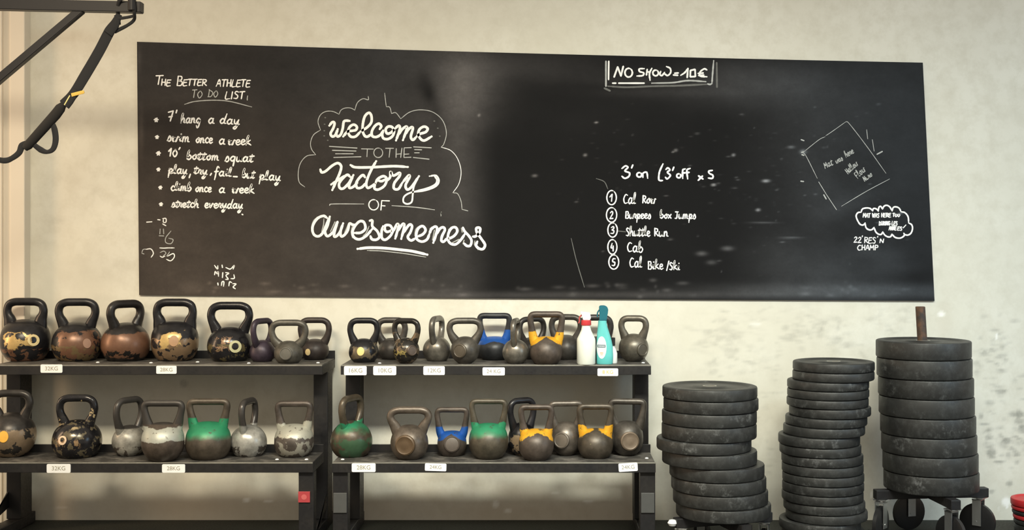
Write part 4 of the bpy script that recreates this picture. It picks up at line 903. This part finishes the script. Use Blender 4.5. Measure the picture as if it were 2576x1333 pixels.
def spray_teal():
    D = 6.15; s = D/F; z0 = UZ+0.0005; px = lambda v: v*s
    o = empty('spray_bottle', ((1521-CX)*s, D-WALL, z0), 'turquoise curved cleaner spray bottle with white oval label on the top shelf', 'bottle')
    mt = plain('turquoise_plastic', (0.13, 0.56, 0.56, 1), 0.3, var=0.06); md = plain('dark_teal_plastic', (0.012, 0.14, 0.19, 1), 0.35)
    # leaning, curving body: elliptical sections stacked along a bent axis
    sec = [(0, 0, 19.5, 12), (1.5, 0, 20.5, 13), (20, 0.5, 21, 13.5), (45, 0, 20.5, 13), (62, -1.5, 18.5, 12), (78, -3.5, 15.5, 11), (92, -5, 12.5, 10), (103, -5.5, 10.8, 9), (109, -5.5, 10.6, 8.5)]
    bm = bmesh.new(); rings = []
    for z, x, a_, b_ in sec:
        rings.append([bm.verts.new((px(x+a_*math.cos(2*PI*k/32)), px(b_*math.sin(2*PI*k/32)), px(z))) for k in range(32)])
    for r1, r2 in zip(rings[:-1], rings[1:]):
        for k in range(32): bm.faces.new((r1[k], r1[(k+1) % 32], r2[(k+1) % 32], r2[k]))
    bm.faces.new(rings[0][::-1]); bm.faces.new(rings[-1])
    link('bottle_body', bm, mt, o)
    bm = bmesh.new()
    P = [(5, 109), (6, 118), (8, 128), (9, 137), (6, 144), (0, 147), (-10, 147), (-14, 145), (-14, 137), (-12, 132), (-13, 120), (-14, 109)]
    a = [bm.verts.new((px(x), -px(7), px(z))) for x, z in P]; b2 = [bm.verts.new((px(x), px(7), px(z))) for x, z in P]
    bm.faces.new(a); bm.faces.new(b2[::-1])
    for i in range(len(P)): bm.faces.new((a[i], b2[i], b2[(i+1) % len(P)], a[(i+1) % len(P)]))
    bmesh.ops.bevel(bm, geom=bm.edges[:], offset=0.002, segments=2, affect='EDGES')
    link('spray_head', bm, md, o)
    bm = bmesh.new(); sweep(bm, catmull([(px(-13), 0, px(136)), (px(-18), 0, px(128)), (px(-18), 0, px(118))], 4), px(1.8), px(4), 8, 0.6)
    link('trigger', bm, md, o)
    # oval label hugging the front
    bm = bmesh.new(); n = 28; cx_, cz_ = -8.0, 42.0
    def surf(x, z, off):
        zz = np.array([q_[0] for q_ in sec]); ctr = np.interp(z, zz, [q_[1] for q_ in sec]); aa = np.interp(z, zz, [q_[2] for q_ in sec]); bb = np.interp(z, zz, [q_[3] for q_ in sec])
        u = max(-0.97, min(0.97, (x-ctr)/aa)); return (px(x), -px(bb*math.sqrt(1-u*u))-off, px(z))
    ringsL = []
    for r_ in (0.0, 0.4, 0.75, 1.0):
        ringsL.append([bm.verts.new(surf(cx_+12*r_*math.cos(2*PI*k/n), cz_+28*r_*math.sin(2*PI*k/n), 0.0012)) for k in range(n if r_ else 1)])
    for k in range(n): bm.faces.new((ringsL[0][0], ringsL[1][k], ringsL[1][(k+1) % n]))
    for r1, r2 in zip(ringsL[1:-1], ringsL[2:]):
        for k in range(n): bm.faces.new((r1[k], r2[k], r2[(k+1) % n], r1[(k+1) % n]))
    lb = link('label', bm, plain('white_label', (0.80, 0.84, 0.84, 1), 0.4, var=0.05), o)
    bm = bmesh.new()
    def strip(x0, x1, z0_, z1_, m):
        vs = [[bm.verts.new(surf(x, z, 0.0018)) for x in np.linspace(x0, x1, 8)] for z in (z0_, z1_)]
        for i in range(7): bm.faces.new((vs[0][i], vs[0][i+1], vs[1][i+1], vs[1][i]))
    strip(-18.5, 1.5, 42, 49, None); link('label_band', bm, plain('dark_print', (0.10, 0.16, 0.18, 1), 0.5), lb, smooth=False)
    bm = bmesh.new()
    for k in range(5): strip(-16+k*3.3, -14.2+k*3.3, 43.8, 47.2, None)
    link('lettering', bm, M_SIGN, lb, smooth=False)
    bm = bmesh.new(); strip(-12, -4, 27, 30, None); strip(-11, -5, 23, 25, None)
    link('label_print', bm, plain('pale_orange_print', (0.75, 0.50, 0.32, 1), 0.5), lb, smooth=False)
spray_teal()
# small white bottle mostly hidden behind the turquoise one
D = 6.19; s = D/F; o = empty('small_bottle', ((1541-CX)*s, D-WALL, UZ+0.0005), 'small white bottle with dark cap tucked behind the turquoise spray bottle', 'bottle')
D = 6.18
bm = bmesh.new(); lathe(bm, [(0, 0), (11*s, 0), (12*s, 2*s), (12*s, 25*s), (8*s, 36*s), (5*s, 41*s), (5*s, 46*s), (0, 46*s)], 26); link('bottle_body', bm, plain('white_bottle', (0.80, 0.84, 0.82, 1), 0.4, var=0.03), o)
bm = bmesh.new(); lathe(bm, [(0, 44*s), (6.5*s, 44*s), (6.5*s, 64*s), (0, 65*s)], 22); link('cap', bm, M_BLACK, o)

# ------------------------------------------------------------------ bumper plates
ORD = ['top', 'second', 'third', 'fourth', 'fifth', 'sixth', 'seventh', 'eighth', 'ninth', 'tenth', 'eleventh', 'twelfth', 'thirteenth', 'fourteenth', 'fifteenth', 'sixteenth', 'seventeenth', 'eighteenth', 'nineteenth', 'twentieth']
def plate_mesh(R, t, name='bumper_plate'):
    e = 0.0075
    prof = [(0.026, 0.004), (0.030, 0.002), (R*0.34, 0.002), (R*0.38, 0.006), (R*0.80, 0.006), (R*0.85, 0.0), (R-e, 0.0), (R-e*0.3, e*0.3), (R, e), (R, t-e), (R-e*0.3, t-e*0.3), (R-e, t), (R*0.85, t), (R*0.80, t-0.006), (R*0.38, t-0.006), (R*0.34, t-0.002), (0.034, t-0.002), (0.030, t-0.002)]
    bm = bmesh.new(); lathe(bm, prof, 64)
    me = bpy.data.meshes.new(name); bmesh.ops.recalc_face_normals(bm, faces=bm.faces); bm.to_mesh(me); bm.free()
    return me
def hub_mesh(t):
    bm = bmesh.new(); r = lathe(bm, [(0.026, 0.001), (0.034, 0.001), (0.034, t-0.001), (0.026, t-0.001)], 32)
    for k in range(32): bm.faces.new((r[-1][k], r[-1][(k+1) % 32], r[0][(k+1) % 32], r[0][k]))
    me = bpy.data.meshes.new('hub'); bmesh.ops.recalc_face_normals(bm, faces=bm.faces); bm.to_mesh(me); bm.free(); return me
def stack(spec, ys, D, where, group, extra={}, tilt={}):
    """spec: (left px, right px, bottom-joint px at the front); returns bottom z"""
    zprev = None; out = []
    for i, (l, r, yb) in enumerate(spec):
        R = 0.5*(spec_w)*D/F
        zb = CAMZ-(yb-CY)*(D-R)/F; yt = ys if i == 0 else spec[i-1][2]
        zt = CAMZ-(yt-CY)*(D-R)/F
        t_ = zt-zb-0.0012
        X = ((l+r)/2-CX)*D/F
        lab = ('top black plate' if i == 0 else ('black plate %s from top' % ORD[i]))+' of the '+where
        if i in extra: lab = extra[i]
        o = empty('bumper_plate', (X, D-WALL, zb+0.0006), lab, 'weight plate', group, random.uniform(0, 6))
        me = plate_mesh(R, t_)
        p = linkme('plate_body', me, M_PLATE, o, angle=35)
        linkme('hub', hub_mesh(t_), M_HUB, o, angle=35)
        out.append(o)
    return out
M_HUB = plain('steel_hub', (0.42, 0.41, 0.37, 1), 0.35, 0.8)
D1 = 5.885; spec_w = 237
s1 = [(1666.5, 1904, 1013), (1670, 1906, 1045.5), (1668, 1900, 1079.5), (1666, 1901, 1117), (1652, 1889, 1148), (1666, 1903, 1183.5), (1685, 1921, 1217.6), (1689, 1926, 1251.7), (1694, 1930, 1286.7), (1701, 1938, 1320)]
st1 = stack(s1, 983, D1, 'leaning stack nearest the racks', 'bumper plates in the stack beside the racks')
D2 = 6.0; spec_w = 201.5
s2 = [(1996.5, 2197, 941), (1994, 2198, 964.5), (1981, 2184, 987), (1982, 2183.5, 1009.5), (1979.5, 2183, 1032), (1985, 2189.6, 1056.5), (1976, 2180, 1080.5), (1970, 2175, 1105), (1957, 2163, 1130.5), (1960, 2166, 1155), (1966, 2170, 1179.5), (1966, 2171.6, 1204), (1967.6, 2173, 1228), (1966, 2174, 1252), (1963.5, 2174, 1276), (1971, 2175, 1300), (1976, 2182, 1324), (1958, 2166, 1348), (1966, 2172, 1370), (1970, 2178, 1390.2)]
st2 = stack(s2, 917, D2, 'tall wavy stack of thin plates', 'thin bumper plates in the middle stack')
D3 = 6.04; spec_w = 231.5
s3 = [(2206, 2439, 909), (2208, 2441, 959), (2212.5, 2444, 1008), (2214, 2446, 1057), (2218, 2449, 1106), (2221, 2451.5, 1154), (2224.5, 2454.6, 1203), (2227, 2457, 1251)]
st3 = stack(s3, 864, D3, 'thick plate stack on the wheeled pole', 'thick bumper plates on the wheeled pole')

# wheeled dollies under the stacks
def caster(root, loc, yaw, r=0.045):
    M = Matrix.Translation(loc) @ Matrix.Rotation(yaw, 4, 'Z')
    bm = bmesh.new()
    box(bm, -0.032, 0.032, -0.028, 0.028, 2*r+0.028, 2*r+0.033, 0.001, M)
    for sx in (-1, 1):
        box(bm, sx*0.021-0.002, sx*0.021+0.002, -0.014, 0.030, r*0.8, 2*r+0.022, 0.0, M)
    box(bm, -0.023, 0.023, -0.014, 0.032, 2*r+0.016, 2*r+0.022, 0.001, M)
    lathe(bm, [(0, 2*r+0.02), (0.018, 2*r+0.02), (0.018, 2*r+0.03), (0, 2*r+0.03)], 20, M)
    fk = link('caster', bm, M_STEEL, root, smooth=False, label='zinc caster bracket')
    Mw = M @ Matrix.Translation((0, 0.012, r)) @ Matrix.Rotation(PI/2, 4, 'Y')
    bm = bmesh.new(); lathe(bm, [(0, -0.014), (r*0.8, -0.014), (r, -0.009), (r, 0.009), (r*0.8, 0.014), (0, 0.014)], 32, Mw)
    link('wheel', bm, M_BLACK, fk)
    bm = bmesh.new(); lathe(bm, [(0, -0.025), (0.007, -0.025), (0.007, 0.025), (0, 0.025)], 12, Mw)
    link('axle', bm, M_STEEL, fk)
def dolly(X, D, ztop, half, label, rz, pole=None, bar=0.024, group=None, cap=False):
    o = empty('plate_dolly', (X, D-WALL, 0), label, 'dolly', group)
    R = Matrix.Rotation(rz, 4, 'Z'); th = 0.045; zb = ztop-0.001
    for k in range(2):
        bm = bmesh.new(); Mk = R @ Matrix.Rotation(k*PI/2, 4, 'Z')
        L0, L1 = -half, half
        if k == 0: box(bm, L0, L1, -bar, bar, zb-th, zb, 0.003, Mk)
        else:
            box(bm, L0, -bar-0.0005, -bar, bar, zb-th, zb, 0.003, Mk); box(bm, bar+0.0005, L1, -bar, bar, zb-th, zb, 0.003, Mk)
        link('cross_bar', bm, M_RACK, o, smooth=False)
    rr = (zb-th-0.034)/2
    for k in range(4):
        v = R @ Matrix.Rotation(k*PI/2, 4, 'Z') @ Vector((half-0.035, 0, 0))
        caster(o, Vector((v.x, v.y, 0.0)), random.uniform(-0.5, 0.5)+k*0.7, rr)
    if cap:
        v = R @ Vector((-half-0.012, 0, zb-0.022))
        bm = bmesh.new(); lathe(bm, [(0, -0.016), (0.016, -0.013), (0.024, 0.0), (0.016, 0.013), (0, 0.016)], 24, Matrix.Translation(v))
        link('bumper_cap', bm, M_SIGN, o, label='white rubber cap')
    if pole:
        ph, lean = pole; r_ = 0.0235
        bm = bmesh.new(); Mp = Matrix.Translation((0, 0, zb)) @ Matrix.Shear('XY', 4, (lean, 0.0)) 
        lathe(bm, [(0, 0), (r_, 0), (r_, ph-0.002), (r_-0.003, ph), (r_-0.005, ph), (r_-0.005, ph-0.03), (0, ph-0.03)], 28, Mp)
        t = NT('rusty_pole'); c = t.coord(3); n_ = t.noise(c, 30, 6, 0.7)
        m = t.out(t.mix(t.ramp(n_, 0.4, 0.65), (0.055, 0.045, 0.04, 1), (0.16, 0.085, 0.05, 1)), 0.6, 0.3)
        link('pole', bm, m, o, label='brown rusty steel pole')
    return o
bz3 = CAMZ-(1251-CY)*(D3-0.2255)/F
Xb3 = ((2227+2457)/2-CX)*D3/F
topz = CAMZ-(770-CY)*D3/F
xt = (2315-CX)*D3/F; xb = Xb3
dolly(Xb3, D3, bz3-0.001, 0.285, 'black wheeled cross base with rusty pole under the thick plates', -PI/2+0.10, pole=(topz-bz3, (xt-xb)/(topz-bz3)))
bz1 = CAMZ-(1320-CY)*(D1-0.225)/F
dolly(((1701+1938)/2-CX)*D1/F, D1, bz1-0.001, 0.25, 'black wheeled base under the leaning stack nearest the racks', 0.3, cap=True)
# red and dark plates stacked on the floor at the right edge
M_REDP = plain('red_rubber', (0.50, 0.025, 0.03, 1), 0.45, var=0.2); 
Dr = 6.18
yy = [1264, 1283, 1294, 1305, 1317, 1330, 1346]
for i in range(6):
    R = 0.115; zt = CAMZ-(yy[i]-CY)*(Dr-R)/F; zb = CAMZ-(yy[i+1]-CY)*(Dr-R)/F
    if i == 5: zb = 0.0
    o = empty('small_plate', ((2603+(i*2))/1.0*0+(2603+i*2-CX)*Dr/F, Dr-WALL, zb+0.0005), ('bright red top plate of the low pile at the right frame edge' if i == 0 else '%s plate from the top of the low red pile at right edge' % ORD[i]), 'weight plate', 'small plates piled at the right edge')
    linkme('plate_body', plate_mesh(R, zt-zb-0.001), M_REDP if i in (0, 1, 3) else M_PLATE, o, angle=35)
    linkme('hub', hub_mesh(zt-zb-0.001), M_HUB, o, angle=35)

# ------------------------------------------------------------------ wall bracket with suspension strap, top left
DA = 5.6; sA = DA/F
A = lambda x, y, d=0.0: at(x, y, DA+d)
br = empty('pull_up_bracket', A(0, 200), 'black steel bracket arm with diagonal brace at the top left corner', 'bracket')
M_ARM = plain('black_powder_coat', (0.012, 0.011, 0.013, 1), 0.45, 0.1)
def loc_(o, p): return tuple(p-o.location)
def prism4(root, name, p0, p1, h0, h1, depth, mat, label=None):
    bm = bmesh.new(); sweep(bm, [loc_(root, p0), loc_(root, p1)], [h0*0.5*1.42, h1*0.5*1.42], [depth*0.5*1.42]*2, 4)
    bmesh.ops.bevel(bm, geom=bm.edges[:], offset=0.003, segments=2, affect='EDGES')
    return link(name, bm, mat, root, smooth=False, label=label)
prism4(br, 'arm', A(-420, 4), A(358, 19.5), 26*sA, 27*sA, 0.05, M_ARM)
prism4(br, 'brace', A(-210, 375), A(206, 24), 19*sA, 19*sA, 0.036, M_ARM)
prism4(br, 'upright_post', A(-440, CY+(CAMZ-0.002)*F/DA), A(-440, -60), 0.07, 0.07, 0.07, M_ARM)
bm = bmesh.new()
c = at(332, 10, DA-0.03)-br.location
lathe(bm, [(0, -0.028), (0.018, -0.028), (0.018, 0.028), (0, 0.028)], 20, Matrix.Translation(c))
link('bolt', bm, M_ARM, br, smooth=False)
sp_ = empty('suspension_strap', A(330, 40), 'black suspension training strap with yellow tag and foot loop hanging from the bracket', 'strap')
def strap(name, pts, wpx, mat=M_STRAP, d=0.0, th=0.004, label=None, closed=False, n=8):
    P = catmull([loc_(sp_, at(x, y, DA+d+(z if len(r_) else 0))) for x, y, *r_ in pts for z in (r_ or [0.0])], n)
    if hasattr(wpx, '__len__'):
        ww = np.interp(np.linspace(0, 1, len(P)), np.linspace(0, 1, len(wpx)), wpx)
        ww = [v*sA/2 for v in ww]
    else: ww = wpx*sA/2
    bm = bmesh.new(); sweep(bm, [tuple(p) for p in P], ww, th, 10, 0.45)
    return link(name, bm, mat, sp_, smooth=True, label=label)
strap('anchor_loop', [(300, 62), (297, 40), (300, 2, -0.034), (325, -4, -0.036), (336, 8, -0.036), (338, 34, -0.03), (337, 50), (320, 64), (288, 80)], [8, 10, 9, 9, 9, 8, 8, 8, 10], n=6)
strap('anchor_loop', [(290, 38), (296, 46), (318, 44), (337, 40)], [7, 8, 7, 7], d=-0.01)
strap('main_strap', [(296, 48), (276, 78), (250, 128), (215, 188), (185, 236), (158, 262)], [16, 27, 27, 27, 25, 22])
strap('strap_keeper', [(300, 36), (288, 62), (272, 84)], [14, 24, 26], d=-0.008, th=0.006)
strap('strap_inner', [(192, 226), (180, 250), (166, 268)], [18, 16, 18], d=-0.010, th=0.005)
bm = bmesh.new()
sweep(bm, [loc_(sp_, at(162, 264, DA-0.014)), loc_(sp_, at(176, 240, DA-0.014))], 1.6*sA, 0.002, 8)
link('yellow_stitching', bm, plain('yellow_thread', (0.75, 0.70, 0.30, 1), 0.5), sp_)
bm = bmesh.new()
sweep(bm, catmull([loc_(sp_, at(180, 239, DA-0.016)), loc_(sp_, at(195, 235, DA-0.02)), loc_(sp_, at(212, 231, DA-0.02))], 4), [4.5*sA]*8+[3.5*sA], 0.002, 8, 0.5)
link('tag', bm, M_YEL, sp_, label='small yellow tag')
bm = bmesh.new()
sweep(bm, [loc_(sp_, at(x, y, DA)) for x, y in ((160, 262), (152, 272), (140, 288), (70, 366), (62, 374))], [8*sA, 13*sA, 13.5*sA, 12*sA, 8*sA], [0.012, 0.017, 0.018, 0.016, 0.012], 18)
link('grip', bm, plain('foam_grip', (0.014, 0.013, 0.013, 1), 0.85), sp_, label='padded handle grip')
strap('foot_loop', [(128, 300), (137, 325), (140, 352), (134, 374), (120, 382), (103, 377), (78, 358)], [9, 15, 15, 13, 10, 15, 11], n=8)
strap('strap_tail', [(72, 356), (56, 366), (48, 384), (30, 398), (12, 404), (-14, 400)], [8, 17, 15, 13, 15, 14])
